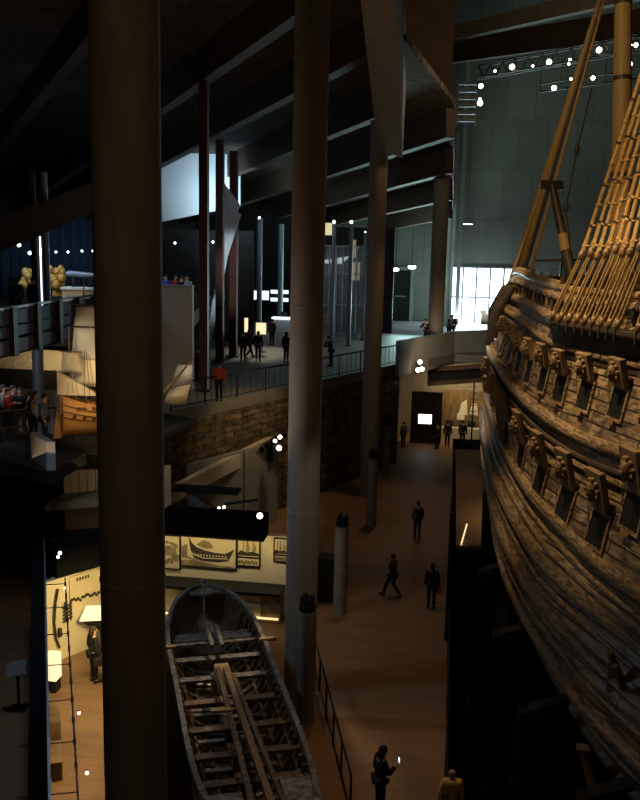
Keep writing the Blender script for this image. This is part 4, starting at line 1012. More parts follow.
# posts at left
p = ay(39, 400, 33.5)
t = thing('steel_post', 'round grey post under the balcony among the crowd', 'post', (p.x, 33.5, 6)); MB().cyl((p.x, 33.5, 6), .22, 2.75, 20).build('shaft', 'steel', t, smooth=True)
p = ay(47.5, 300, 36); tag(MB().cyl((p.x, 36, 9.5), .14, 6, 16).build('steel_post', 'steel', smooth=True), 'pale blue lit post rising behind the balcony at left', 'post')
p = ay(36, 300, 36); tag(MB().cyl((p.x, 36, 9.5), .14, 6, 16).build('timber_post', 'beam', smooth=True), 'dark brown post just left of the blue lit post', 'post')
p = ay(41, 270, 36.2); tag(MB().cyl((p.x, 36.2, 9.5), .035, 3.4, 8).build('light_tube', 'tube'), 'thin upright glowing tube between two posts at left', 'light')
p0, p1 = ay(-25, 246, 34), ay(120, 186, 37)
tag(MB().bar(p0, p1, .5, 1.15).build('roof_beam', 'beam'), 'low dark beam slanting up across the head of the posts at left', 'beam')
# upper floor exhibits
cw = MB(); x0, x1 = ay(-14, 250, 46).x, ay(100, 250, 46).x; rows = [[], []]
for k in range(90):
    x = x0+(x1-x0+2.5)*k/89; y = 46+.12*math.sin(k*1.1)
    rows[0].append(V((x, y, 9.6))); rows[1].append(V((x, y, 13.9)))
cw.grid(rows); o = cw.build('stage_curtain', 'curtain', smooth=True); so = o.modifiers.new('t', 'SOLIDIFY'); so.thickness = .03
tag(o, 'tall blue black pleated curtain behind the gilded carvings', 'curtain')
def carving(x0, x1, y0, y1, Y, lab):
    a, b = ay(x0, y1, Y), ay(x1, y0, Y); t = thing('carved_sculpture', lab, 'sculpture', ((a.x+b.x)/2, Y, a.z), 0, 'gilded carvings on the upper floor')
    d = MB()
    for k in range(16): d.ball((a.x+random.random()*(b.x-a.x), Y+random.uniform(-.15, .15), a.z+(b.z-a.z)*random.random()), .13+.08*random.random(), 8, 6, (1, 1, 1.2))
    d.build('relief', 'gilt', t, smooth=True)
    MB().box(((a.x+b.x)/2, Y+.2, (a.z+b.z)/2), (b.x-a.x, .15, b.z-a.z)).build('backing', 'gilt', t)
    MB().box(((a.x+b.x)/2, Y, (a.z+9.5)/2), (b.x-a.x, .4, max(.1, a.z-9.5))).build('plinth', 'dark', t)
carving(22, 33, 272, 288, 40, 'gilded carved sculpture glowing left of the dark brown post')
carving(51, 62, 268, 296, 40, 'taller gilded carved sculpture right of the blue lit post')
a, b = ay(62, 292, 39), ay(97, 286, 39)
t = thing('display_case', 'cream display case with pale top on the upper floor', 'display case', ((a.x+b.x)/2, 39.3, 9.5))
MB().box(((a.x+b.x)/2, 39.4, (9.5+b.z)/2-.1), (b.x-a.x, .8, b.z-9.5-.2)).build('body', 'plaster', t); MB().box(((a.x+b.x)/2, 39.4, b.z-.15), (b.x-a.x+.1, .9, .1)).build('top', 'white', t)
t = thing('bronze_barrel', 'long pale barrel lying over the cream display case', 'cannon', ay(82, 275, 39.5))
q = ay(82, 275, 39.5); MB().tube([q+V((-.75, 0, .05)), q+V((-.6, 0, .05)), q+V((.75, 0, 0))], [.1, .14, .1], 12).build('barrel', 'steel', t, smooth=True)
for sx in (-.4, .4): MB().box(q+V((sx, 0, -.35)), (.1, .2, .5)).build('support', 'dark', t)
t = thing('low_stage', 'pale blue lit low stage at the extreme left behind the balcony', 'platform', ay(2, 303, 33))
q = V(t.location); MB().box((q.x-1.5, 34, 9.75), (4.4, 1.5, .4)).build('deck', 'white', t); MB().box((q.x-1.5, 34, 9.55), (4.2, 1.4, .1)).build('base', 'dark', t)
for x, y, l in [(5, 245, 'small lamp leftmost in the dark upper gallery'), (19, 245, 'lamp of the pair under the bright strip in the upper gallery, right', ), (14, 244, 'lamp of the pair under the bright strip in the upper gallery, left'), (30, 253, 'small lamp close to the dark brown post'),
                (56, 252, 'tiny lamp first along the curtain line'), (68, 252, 'tiny lamp second along the curtain line'), (82, 251, 'tiny lamp third along the curtain line'), (93, 251, 'tiny lamp last along the curtain line')]:
    spot_thing(ay(x, y, 42), CAM, l, lens='lens_cool', r=.09 if x < 40 else .05, group='small lamps of the upper gallery')
# cream wall, white facade
cA, cB = ay(158, 352, 40), ay(192, 287, 40)
t = thing('cream_partition', 'tall cream partition wall right of the nearest column', 'partition', ((cA.x+cB.x)/2, 40, cA.z))
MB().box(((cA.x+cB.x)/2, 40.15, (6+cB.z)/2), (cB.x-cA.x, .3, cB.z-6)).build('panel', 'plaster', t)
MB().box(((cA.x+cB.x)/2, 40.15, cB.z+.03), (cB.x-cA.x+.06, .36, .06)).build('coping', 'concrete_grey', t)
pl_ = [ay(120, 230, 60), ay(240, 206, 60), ay(240, 130, 60), ay(120, 130, 60)]
struct(MB().prism(pl_, (0, .3, 0)).build('wall_daylit', 'white'))
# lit edges of a wall, built as a white banner
zz = [[(222, 180), (240, 205), (224, 250), (216, 236)], [(236, 212), (241, 214), (226, 262), (221, 258)], [(222, 250), (229, 250), (222, 285), (214, 300)], [(214, 290), (221, 286), (212, 338), (206, 346)]]
t = thing('lit_edge_strips', 'white zigzag strips for lit wall edges between red posts', 'zigzag_strip', ay(215, 340, 52))
for k, pts in enumerate(zz): MB().prism([ay(x, y, 52+.25*k) for x, y in pts], (0, .05, 0)).build('edge_strip', 'white', t)  # white pieces stand for wall edges catching the light
# red posts
for x0, xa, yt, yb, Y, l in [(200, 208.5, 150, 402, 40, 'nearest oxide red steel post, left of three'), (216, 223.5, 178, 358, 50, 'middle oxide red steel post of three'), (229.5, 237, 195, 356, 52.5, 'farthest oxide red steel post of three')]:
    a = ay((x0+xa)/2, yb, Y); w = (xa-x0)/900*Y*1.02
    t = thing('red_post', l, 'post', (a.x, Y, 6), 0, 'oxide red posts on the middle level')
    MB().box((a.x, Y, (6+roofz(a.x, Y)-.02)/2), (w, w, roofz(a.x, Y)-6-.02)).build('shaft', 'red', t, bevel=.02)
    MB().box((a.x, Y, 6.04), (w*1.8, w*1.8, .08)).build('base_plate', 'black', t)
# back of the middle level: hall of glass, desk, screens
wall('wall_mid_left', (-22, 60.5), (-13.5, 60.5), 6, 13.5, .3, 'dark')
wall('wall_mid_far', (-22, 76), (-11.3, 76), 6, 16, .3, 'dark')
a, b = ay(236, 300, 72), ay(306, 291, 72)
t = thing('screen_row', 'row of bright blue white information screens over the ticket desk', 'screen', ((a.x+b.x)/2, 72, 8))
for u0, u1, h in ((0, .22, 1), (.24, .47, 1), (.5, .75, .42), (.5, .75, -.42), (.88, 1.0, .42), (.88, 1.0, -.42)):
    zc = (a.z+b.z)/2+(0 if h == 1 else h*.75); hh = .72 if h == 1 else .28
    MB().box((a.x+(b.x-a.x)*(u0+u1)/2, 72, zc), ((b.x-a.x)*(u1-u0), .1, hh)).build('screen', 'screen', t)
MB().box(((a.x+b.x)/2, 72.1, (a.z+b.z)/2), (b.x-a.x+.2, .1, 1.0)).build('backing', 'black', t)
for q in (.1, .9): MB().box((a.x+(b.x-a.x)*q, 72.2, (6+a.z)/2), (.12, .1, a.z-6)).build('support_post', 'black', t)
q = az(286, 332, 6)
t = thing('ticket_desk', 'pale ticket desk with lit top behind the middle column', 'desk', (q.x, q.y, 6))
MB().box((q.x+.5, q.y, 6.5), (3.0, .8, 1.0)).build('body', 'white', t, bevel=.03); MB().box((q.x+.5, q.y-.05, 7.08), (3.1, .9, .08)).build('lit_top', 'tube', t)
MB().box((q.x-.2, q.y, 7.35), (.5, .1, .4)).build('monitor', 'black', t)
for x, Y, yt, l in [(259, 70, 218, 'pale steel pole left of the ticket desk'), (280, 70, 224, 'second pale steel pole behind the ticket desk'), (332, 62, 222, 'steel pole in front of glass hall, left'), (349, 60, 222, 'steel pole in front of glass hall, middle'), (363, 64, 232, 'steel pole in front of glass hall, right')]:
    a = ay(x, 320, Y); zt = ay(x, yt, Y).z
    t = thing('steel_pole', l, 'pole', (a.x, Y, 6), 0, 'steel poles of the entrance hall'); r = .22 if x < 300 else .13
    MB().cyl((a.x, Y, 6), r, zt-6, 16).build('shaft', 'steel', t, smooth=True); MB().cyl((a.x, Y, 6), r*1.5, .06, 16).build('base_plate', 'black', t)
    if x > 300 or x == 259: spot_thing((a.x, Y-.2, zt), CAM, {332: 'small lamp on the left pole of the glass hall', 349: 'small lamp on the middle pole of the glass hall', 259: 'small lamp on the pole left of the ticket desk', 363: 'small lamp on the right pole of the glass hall'}[x], lens='lens_cool', r=.1 if x != 363 else .05, group='lamps on the steel poles')
# glass hall
gx0, gx1 = ay(322, 300, 66).x, ay(376, 300, 66).x
t = thing('glass_hall', 'dark glazed hall with tall mullions left of the third column', 'glass wall', ((gx0+gx1)/2, 66, 6))
for k in range(9):
    x = gx0+(gx1-gx0)*k/8; MB().box((x, 66, 9.3), (.12, .2, 6.6)).build('mullion', 'steel', t)
for z in (8.3, 10.6, 12.6): MB().box(((gx0+gx1)/2, 66, z), (gx1-gx0, .15, .1)).build('transom', 'steel', t)
MB().box(((gx0+gx1)/2, 66.1, 9.3), (gx1-gx0, .03, 6.5)).build('glazing', 'glass', t)
wall('wall_glass_back', (gx0-.5, 69.5), (gx1+1, 69.5), 6, 14, .2, 'dark')
for x0_, x1_, y0_, y1_, l in [(351, 356, 240, 258, 'upper amber lit window inside the glass hall'), (351, 360, 262, 280, 'lower amber lit window inside the glass hall'), (333, 337, 256, 276, 'narrow amber lit window at left inside the glass hall')]:
    a, b = ay(x0_, y1_, 69.2), ay(x1_, y0_, 69.2)
    tag(MB().box(((a.x+b.x)/2, 69.3, (a.z+b.z)/2), (b.x-a.x, .1, b.z-a.z)).build('lit_window', emis('amber_glow', (.75, .55, .25), .28)), l, 'window')
a, b = ay(323, 235, 64), ay(332, 223, 64)
tag(MB().box(((a.x+b.x)/2, 64, (a.z+b.z)/2), (b.x-a.x, .1, b.z-a.z)).build('lit_window', emis('yellow_glow', (.9, .75, .42), .8)), 'yellow lit window high beside the middle column', 'window')
# dark door with lamps
a, b = ay(389, 318, 79), ay(409, 271, 79)
d_ = struct(MB().box(((a.x+b.x)/2, 81.3, (6+b.z)/2), (b.x-a.x+.2, .3, b.z-6)).build('door_1', 'dark'))
fr = MB()
for sx in (-1, 1): fr.box(((a.x+b.x)/2+sx*((b.x-a.x)/2+.2), 81.2, (6+b.z)/2), (.25, .4, b.z-6+.3))
fr.box(((a.x+b.x)/2, 81.2, b.z+.15), (b.x-a.x+.6, .4, .3)); fr.build('door_frame', 'concrete_grey', d_)
MB().box(((a.x+b.x)/2, 81.1, 8.2), (1.0, .1, .08)).build('door_handle', 'steel', d_)
for x, y, l in [(395, 269.5, 'bright oval lamp over the dark door, left and larger'), (412, 267, 'bright oval lamp right of the dark door, smaller')]:
    p = ay(x, y, 70)
    t = thing('ceiling_lamp', l, 'lamp', p, 0, 'oval lamps at the dark door'); MB().ball(p, .26, 12, 6, (1.2, 1, .6)).build('bulb', 'lens_cool', t, smooth=True)
    MB().tube([p+V((0, 0, .15)), p+V((0, 0, 3))], .02, 6).build('cord', 'black', t); MB().lathe(p+V((0, 0, .12)), [(.34, 0), (.2, .12)], 14).build('shade', 'black', t)
# green exit lights
for x, y, Y, l in [(187, 317, 48, 'small cool lamp in the dark beside the cream partition'), (175, 243, 58, 'small cool lamp under the white daylit wall'), (213, 242, 58, 'small cool lamp between the red posts')]:
    spot_thing(ay(x, y, Y), CAM, l, lens='lens_cool', r=.07, group='small lamps of the middle level')
# sign board carried on a stand
q = az(262, 352, 6)
t = thing('sign_board', 'white lit notice board on a stand among visitors on the middle level', 'sign', q)
a, b = ay(256, 334, q.y), ay(266, 323, q.y); MB().box(((a.x+b.x)/2, q.y, (a.z+b.z)/2), (b.x-a.x, .06, b.z-a.z)).build('board', M['warmbox'], t)
MB().cyl(q, .03, a.z-6, 8).build('pole', 'black', t); MB().box(q+V((0, 0, .03)), (.5, .4, .05)).build('base', 'black', t)
t = thing('sign_board', 'narrow tall white notice beside the larger notice board', 'sign', az(246, 350, 6)); q = V(t.location)
a, b = ay(244.5, 332, q.y), ay(248, 318, q.y); MB().box(((a.x+b.x)/2, q.y, (a.z+b.z)/2), (b.x-a.x, .06, b.z-a.z)).build('board', M['warmbox'], t); MB().cyl(q, .03, a.z-6, 8).build('pole', 'black', t)
# ================================================================== PEOPLE
def skin_mesh(verts, edges, radii, sub=1):
    me = bpy.data.meshes.new('body'); me.from_pydata([V(v) for v in verts], edges, [])
    o = bpy.data.objects.new('tmp', me); COL.objects.link(o)
    sk = o.modifiers.new('skin', 'SKIN'); sk.use_smooth_shade = True
    for i, d in enumerate(me.skin_vertices[0].data):
        r = radii[i]; d.radius = r if isinstance(r, tuple) else (r, r); d.use_root = (i == 0)
    ss_ = o.modifiers.new('sub', 'SUBSURF'); ss_.levels = sub; ss_.render_levels = sub
    bpy.context.view_layer.update()
    dg = bpy.context.evaluated_depsgraph_get()
    out = bpy.data.meshes.new_from_object(o.evaluated_get(dg))
    bpy.data.objects.remove(o); bpy.data.meshes.remove(me)
    for p in out.polygons: p.use_smooth = True
    return out
def joints(pose):
    J = {'pelvis': V((0, 0, .95)), 'waist': V((0, 0, 1.1)), 'chest': V((0, .01, 1.32)), 'neck': V((0, .01, 1.47)), 'head': V((0, .03, 1.56)), 'top': V((0, .03, 1.68))}
    for s, n in ((-1, 'l'), (1, 'r')):
        J['hip'+n] = V((s*.09, 0, .9)); J['knee'+n] = V((s*.1, .02, .5)); J['ank'+n] = V((s*.1, 0, .09)); J['toe'+n] = V((s*.12, .15, .035))
        J['sho'+n] = V((s*.18, 0, 1.41)); J['elb'+n] = V((s*.24, -.02, 1.13)); J['wri'+n] = V((s*.24, .08, .89)); J['han'+n] = V((s*.235, .12, .81))
    if pose == 'walk':
        J['kneel'] = V((-.1, .22, .53)); J['ankl'] = V((-.1, .33, .12)); J['toel'] = V((-.11, .48, .12))
        J['kneer'] = V((.1, .02, .5)); J['ankr'] = V((.1, -.3, .17)); J['toer'] = V((.11, -.19, .035))
        J['elbl'] = V((-.25, -.14, 1.15)); J['wril'] = V((-.24, -.12, .9)); J['hanl'] = V((-.24, -.1, .82))
        J['elbr'] = V((.25, .06, 1.14)); J['wrir'] = V((.23, .25, .98)); J['hanr'] = V((.22, .31, .92))
    if pose in ('phone', 'read'):
        J['elbr'] = V((.24, .08, 1.14)); J['wrir'] = V((.14, .3, 1.24)); J['hanr'] = V((.1, .37, 1.28)); J['head'] = V((.01, .05, 1.55)); J['top'] = V((.01, .07, 1.67))
    if pose == 'read':
        J['elbl'] = V((-.24, .08, 1.14)); J['wril'] = V((-.12, .3, 1.2)); J['hanl'] = V((-.08, .37, 1.23))
    if pose == 'lean':
        for k in ('chest', 'neck', 'head', 'top', 'shol', 'shor'): J[k] = J[k]+V((0, .1 if k == 'chest' else .18, -.04))
        for s, n in ((-1, 'l'), (1, 'r')): J['elb'+n] = V((s*.26, .3, 1.16)); J['wri'+n] = V((s*.1, .45, 1.14)); J['han'+n] = V((s*.03, .47, 1.14))
        J['waist'] = V((0, .04, 1.1))
    if pose == 'arms':
        for s, n in ((-1, 'l'), (1, 'r')): J['elb'+n] = V((s*.27, .04, 1.14)); J['wri'+n] = V((s*.06, .22, 1.2)); J['han'+n] = V((s*-.04, .23, 1.22))
        J['kneer'] = V((.14, .04, .5)); J['ankr'] = V((.17, .0, .09)); J['toer'] = V((.2, .14, .035))
    return J
PM = {}
def person_meshes(pose):
    if pose in PM: return PM[pose]
    J = joints(pose); keys = list(J); idx = {k: i for i, k in enumerate(keys)}
    ed = [('pelvis', 'waist'), ('waist', 'chest'), ('chest', 'neck'), ('neck', 'head'), ('head', 'top')]
    for n in 'lr': ed += [('pelvis', 'hip'+n), ('hip'+n, 'knee'+n), ('knee'+n, 'ank'+n), ('ank'+n, 'toe'+n), ('chest', 'sho'+n), ('sho'+n, 'elb'+n), ('elb'+n, 'wri'+n), ('wri'+n, 'han'+n)]
    R = {'pelvis': (.15, .11), 'waist': (.13, .095), 'chest': (.16, .11), 'neck': .055, 'head': .088, 'top': .075}
    for n in 'lr': R.update({'hip'+n: .088, 'knee'+n: .06, 'ank'+n: .042, 'toe'+n: .035, 'sho'+n: .06, 'elb'+n: .043, 'wri'+n: .03, 'han'+n: .033})
    body = skin_mesh([J[k] for k in keys], [(idx[a], idx[b]) for a, b in ed], [R[k] for k in keys], 2)
    # fingers, face: tubes rooted inside the palm and head of the same mesh
    b = MB()
    for n, s in (('l', -1), ('r', 1)):
        h, w = J['han'+n], J['wri'+n]; d = (h-w).normalized(); sd = d.cross(V((0, 0, 1))); sd = sd.normalized() if sd.length > .1 else V((1, 0, 0)); bn_ = sd.cross(d)
        for k, L in enumerate((.075, .085, .08, .062)):
            o = sd*(-.026+.0175*k); b.tube([h+o-d*.01, h+o+d*L*.5, h+o+d*L*.85-bn_*.025], [.0095, .0085, .007], 6)
        th = sd*(-s*.03); b.tube([h-d*.03+th*.5, h+th*1.4+d*.02-bn_*.01, h+th*1.3+d*.05-bn_*.025], [.012, .0105, .008], 6)
    hc = (J['head']+J['top'])/2+V((0, .005, .0))
    b.tube([hc+V((0, .075, .02)), hc+V((0, .105, -.03)), hc+V((0, .085, -.035))], [.008, .016, .012], 6)
    for s in (-1, 1): b.ball(hc+V((s*.085, -.005, -.01)), .03, 6, 5, (.4, .7, 1)); b.ball(hc+V((s*.032, .078, .015)), .012, 6, 5)
    b.tube([hc+V((-.025, .08, -.065)), hc+V((0, .088, -.066)), hc+V((.025, .08, -.065))], .008, 6)
    bm = bmesh.new(); bm.from_mesh(body); tmp = bpy.data.meshes.new('t'); tmp.from_pydata([tuple(p) for p in b.v], [], b.f); bm.from_mesh(tmp); bm.to_mesh(body); bm.free(); bpy.data.meshes.remove(tmp)
    for p in body.polygons: p.use_smooth = True
    def part(keys_, eds, grow):
        ii = {k: i for i, k in enumerate(keys_)}
        rr = []
        for k in keys_:
            r = R[k]; g = grow(k); rr.append((r[0]+g, r[1]+g) if isinstance(r, tuple) else r+g)
        return skin_mesh([J[k] for k in keys_], [(ii[a], ii[c]) for a, c in eds], rr, 2)
    J['collar'] = J['chest'].lerp(J['neck'], .62); R['collar'] = (.085, .07)
    jk = ['chest', 'collar', 'waist', 'pelvis', 'shol', 'elbl', 'wril', 'shor', 'elbr', 'wrir']
    jacket = part(jk, [('chest', 'collar'), ('chest', 'waist'), ('waist', 'pelvis'), ('chest', 'shol'), ('shol', 'elbl'), ('elbl', 'wril'), ('chest', 'shor'), ('shor', 'elbr'), ('elbr', 'wrir')], lambda k: .036 if k[:3] in ('che', 'wai', 'pel') else (.012 if k == 'collar' else .026))
    tk_ = ['pelvis', 'hipl', 'kneel', 'ankl', 'hipr', 'kneer', 'ankr']
    trousers = part(tk_, [('pelvis', 'hipl'), ('hipl', 'kneel'), ('kneel', 'ankl'), ('pelvis', 'hipr'), ('hipr', 'kneer'), ('kneer', 'ankr')], lambda k: .016)
    sh = MB()
    for n in 'lr':
        a, t = J['ank'+n], J['toe'+n]; d = (t-a); sh.tube([a+V((0, -.05, -.045)), a+d*.35+V((0, 0, -.02)), a+d*.8, t+d.normalized()*.05], [.05, .055, .048, .03], 8)
    hr = MB()
    hr.ball(hc+V((0, -.018, .035)), .098, 12, 8, (.97, 1.05, 1.0)); hl_ = MB(); hl_.ball(hc+V((0, -.018, .035)), .1, 12, 8, (.97, 1.05, 1.0)); hl_.tube([hc+V((0, -.06, .04)), hc+V((0, -.085, -.08)), hc+V((0, -.075, -.2))], [.08, .085, .05], 10)
    # keep the face free: pull hair vertices in front back behind the brow
    def trim(m_):
        for v in m_.v:
            if v.y > hc.y+.045 and v.z < hc.z+.055: v.y = hc.y+.04
        return m_
    PM[pose] = (body, jacket, trousers, sh, trim(hr), trim(hl_), J)
    return PM[pose]
def raw(name, me, m, parent):
    o = bpy.data.objects.new(name, me); COL.objects.link(o); o.parent = parent
    if not me.materials: me.materials.append(None)
    o.material_slots[0].link = 'OBJECT'; o.material_slots[0].material = M[m] if isinstance(m, str) else m
    W[o] = mw(parent); return o
HM = {}
def mbmesh(key, b):
    if key not in HM:
        me = bpy.data.meshes.new(key[0]); me.from_pydata([tuple(p) for p in b.v], [], b.f)
        for p in me.polygons: p.use_smooth = True
        HM[key] = me
    return HM[key]
def person(p, face, pose, jc, tc, hc, label, long=False, scale=1.0, bag=None, group=None, phone=False, bald=False):
    body, jacket, trousers, sh, hr, hl_, J = person_meshes(pose)
    t = thing('person', label, 'person', p, math.radians(face), group); t.scale = (scale,)*3
    b = raw('body', body, 'skin', t)
    raw('jacket', jacket, cloth(jc), t); raw('trousers', trousers, cloth(tc), t)
    raw('shoes', mbmesh(('shoes', pose), sh), 'black', t)
    if not bald: raw('hair', mbmesh(('hair_long' if long else 'hair', pose), hl_ if long else hr), cloth(hc), t)
    if bag:
        kind, c = bag
        if kind == 'backpack':
            x = MB().box((0, -.22, 1.22), (.3, .18, .42)).build('backpack', cloth(c), t, local=True, bevel=.05); 
            for s in (-1, 1): MB().tube([V((s*.12, -.13, 1.4)), V((s*.12, .02, 1.47)), V((s*.12, .14, 1.3)), V((s*.12, .02, 1.08))], .018, 6).build('strap', 'black', x, local=True)
        else:
            x = MB().box((.27, .04, .74), (.14, .34, .28)).build('shoulder_bag', cloth(c), t, local=True, bevel=.04)
            MB().tube([V((.27, -.1, .86)), V((.2, 0, 1.44)), V((.27, .17, .86))], .012, 6).build('strap', 'black', x, local=True)
    if phone:
        h = J['hanr']; ph = MB().box(h+V((-.02, .06, .06)), (.075, .012, .15)).build('phone', 'black', t, local=True)
        MB().box(h+V((-.02, .051, .06)), (.065, .004, .135)).build('phone_screen', 'screen', ph, local=True)
    return t
def at0(x, y, z): return tuple(az(x, y, z))
BK = (.018, .017, .018); NV = (.02, .025, .05); GY = (.08, .08, .08); DB = (.03, .022, .018)
# lower floor (face: 0 looks away along the hall, 90 to the left, 180 towards the viewer)
person(at0(392, 598, 0), 65, 'walk', BK, NV, DB, 'person in dark clothes striding left across the middle of the floor', scale=.98)
person(at0(417, 538, 0), 20, 'stand', (.16, .12, .08), BK, DB, 'person in tan jacket with dark backpack, farther off on the floor', bag=('backpack', (.03, .03, .03)), scale=.98)
person(at0(431, 608, 0), 10, 'stand', BK, BK, DB, 'person in black carrying a red bag near the dock edge', long=True, bag=('bag', (.55, .03, .035)), scale=.97)
person(at0(379, 815, 0), -60, 'phone', BK, (.03, .03, .035), DB, 'person in black holding up a lit phone at the bottom', long=True, phone=True)
person(at0(449, 838, 0), 5, 'stand', (.8, .55, .13), NV, (.25, .2, .14), 'balding person in mustard yellow top at the bottom edge', bald=True, scale=.98)
person(at0(94, 682, 0), -40, 'stand', BK, BK, DB, 'dark dressed visitor standing in the lit exhibit room', long=True, bag=('bag', (.03, .02, .02)))
person(at0(447, 447, 0), 0, 'stand', BK, BK, DB, 'dark silhouetted visitor before the lit display, leftmost', scale=.98, group=None)
person(at0(462, 447, 0), -10, 'stand', BK, NV, DB, 'dark silhouetted visitor before the middle of the lit display', scale=1.0)
person(at0(437, 449, 0), 30, 'phone', BK, BK, DB, 'dark visitor just right of the video screen', scale=.96)
person(at0(403, 447, 0), 40, 'stand', GY, BK, DB, 'dim visitor in grey left of the video screen by the posts', scale=.95)
# crowd by the model ship
for x, y, f, ps, jc, tc, l, lg, bg in [(4, 433, -60, 'stand', (.22, .20, .19), NV, 'visitor in pale grey top at the extreme left of the crowd', True, None), (9, 437, -75, 'arms', (.42, .05, .03), BK, 'visitor in bright red jacket in the crowd at left', False, None),
        (14, 434, -80, 'stand', (.12, .06, .05), GY, 'visitor in dull maroon jacket beside the red jacket', True, None), (22, 436, -170, 'arms', BK, (.16, .12, .1), 'visitor in black with folded arms facing outward in the crowd', False, None),
        (31, 440, -60, 'read', (.045, .04, .04), NV, 'visitor in charcoal reading a leaflet in the crowd', False, None), (36, 441, -70, 'stand', (.42, .30, .26), (.03, .04, .07), 'visitor in pale pink jacket beside the round grey post', True, None),
        (45, 445, -80, 'stand', (.10, .14, .2), NV, 'visitor in blue jacket nearest the stern of the model ship', False, ('backpack', (.3, .32, .35)))]:
    person(at0(x, y, 6.0), f, ps, jc, tc, DB, l, long=lg, bag=bg, group='crowd by the model ship', scale=1.0)
# middle level
for x, y, f, ps, jc, tc, l, lg in [(243, 361, 20, 'stand', BK, BK, 'dark visitor left of the lit notice board', False), (249, 358, -40, 'walk', GY, BK, 'dark grey clad visitor walking under the narrow notice', True), (258, 361, 0, 'stand', BK, NV, 'dark visitor right under the large notice board', False),
        (286, 362, -20, 'stand', BK, BK, 'visitor in black at the left edge of the middle column', True), (272, 345, 40, 'stand', GY, BK, 'dim visitor farther back beside the ticket desk', False),
        (331, 366, 120, 'lean', BK, NV, 'dark visitor leaning on the railing right of the middle column', False), (327, 333, 0, 'stand', GY, BK, 'dim visitor far back before the glass hall', False),
        (197, 382, -30, 'stand', BK, BK, 'dark visitor just left of the nearest red post', False)]:
    person(at0(x, y, 6.0), f, ps, jc, tc, DB, l, long=lg, group='visitors on the middle level')
person(at0(219, 401, 6), 10, 'stand', (.75, .09, .03), BK, DB, 'visitor in bright orange red jacket between the red posts', group='visitors on the middle level')
# bridge
for x, y, f, ps, jc, l in [(426, 336.5, 150, 'lean', BK, 'dark visitor on the bridge left of the grey column'), (449, 332, -150, 'lean', (.03, .05, .09), 'blue dressed visitor on the bridge right of the grey column'), (452, 331.5, 160, 'stand', (.05, .05, .06), 'smaller dark visitor close behind the blue dressed one')]:
    p = az(x, y, 7.3); person((p.x, p.y+1.1, 6.6), f, ps, jc, NV, DB, l, group='visitors on the bridge')
p = az(492, 325, 6.4); person((p.x, 76, 6), 150, 'stand', (.08, .1, .1), BK, DB, 'dim visitor in front of the bright hall window', group=None)
p = az(497, 330, 6.4); person((p.x, 74, 6), 100, 'stand', BK, BK, DB, 'dark visitor in front of the window closest to the bow', group=None)
# upper floor
for x, y, jc, l, f in [(12, 301, BK, 'dark visitor in the upper gallery, leftmost at the balcony', 100), (17, 304, NV, 'dark visitor in the upper gallery next to the leftmost one', 40), (27, 301, BK, 'dark visitor at the balcony before the gilded carving', -20)]:
    p = az(x, y, 10.5); p = ay(x, y, 34.5); person((p.x, 34.5 if x < 20 else 35.0, 9.5), f, 'stand', jc, BK, DB, l, group='visitors in the upper gallery')
for x, jc, l, f in [(166, (.05, .09, .4), 'visitor in bright blue behind the cream partition', 150), (176, (.35, .03, .03), 'visitor in red behind the cream partition', 190), (181, BK, 'dark visitor between red and pale blue ones behind the cream partition', 0), (187, (.25, .32, .45), 'visitor in pale blue behind the right end of the cream partition', 170)]:
    p = ay(x, 280, 41.3); person((p.x, 41.3, 9.5), f, 'stand', jc, BK, DB, l, group='visitors behind the cream partition')
# ================================================================== LIGHT
wd = bpy.data.worlds.new('world'); SC.world = wd; wd.use_nodes = True
bg = wd.node_tree.nodes['Background']; bg.inputs['Color'].default_value = (.55, .7, 1, 1); bg.inputs['Strength'].default_value = .004
def spot(name, p, aim, e, c=(1, .74, .42), size=40, blend=.7, r=.25):
    d = bpy.data.lights.new(name, 'SPOT'); d.energy = e; d.color = c; d.spot_size = math.radians(size); d.spot_blend = blend; d.shadow_soft_size = r
    o = bpy.data.objects.new(name, d); COL.objects.link(o); o.location = p
    o.rotation_euler = (V(aim)-V(p)).to_track_quat('-Z', 'Y').to_euler(); return o
def area(name, p, aim, e, c, sx, sy, spread=180):
    d = bpy.data.lights.new(name, 'AREA'); d.energy = e; d.color = c; d.shape = 'RECTANGLE'; d.size = sx; d.size_y = sy; d.spread = math.radians(spread)
    o = bpy.data.objects.new(name, d); COL.objects.link(o); o.location = p
    o.rotation_euler = (V(aim)-V(p)).to_track_quat('-Z', 'Y').to_euler(); return o
def point(name, p, e, c=(1, .7, .35), r=.15):
    d = bpy.data.lights.new(name, 'POINT'); d.energy = e; d.color = c; d.shadow_soft_size = r
    o = bpy.data.objects.new(name, d); COL.objects.link(o); o.location = p; return o
WARM = (1, .68, .34); WARM2 = (1, .76, .48); COOL = (.55, .78, 1.0); DAY = (.62, .85, 1.0)
# warm lamps on the ship
for ly, lx, lz in ((19.5, 5.6, 10.2), (24.0, 4.1, 9.6), (28.0, 3.1, 9.4), (32.5, 2.4, 9.4), (37.5, 2.1, 9.6)):
    spot('ship_lamp', (-2.6, ly+.5, 24.2), (lx, ly+1, lz+1.3), 16000, (1, .71, .38), 27, 1.0)
spot('rigging_lamp', (1, 13, 27), (5.3, 28, 15.5), 11000, (1, .66, .28), 27)
spot('rigging_lamp', (-1.5, 24, 25), (5.5, 38, 18), 3600, (1, .66, .28), 42)
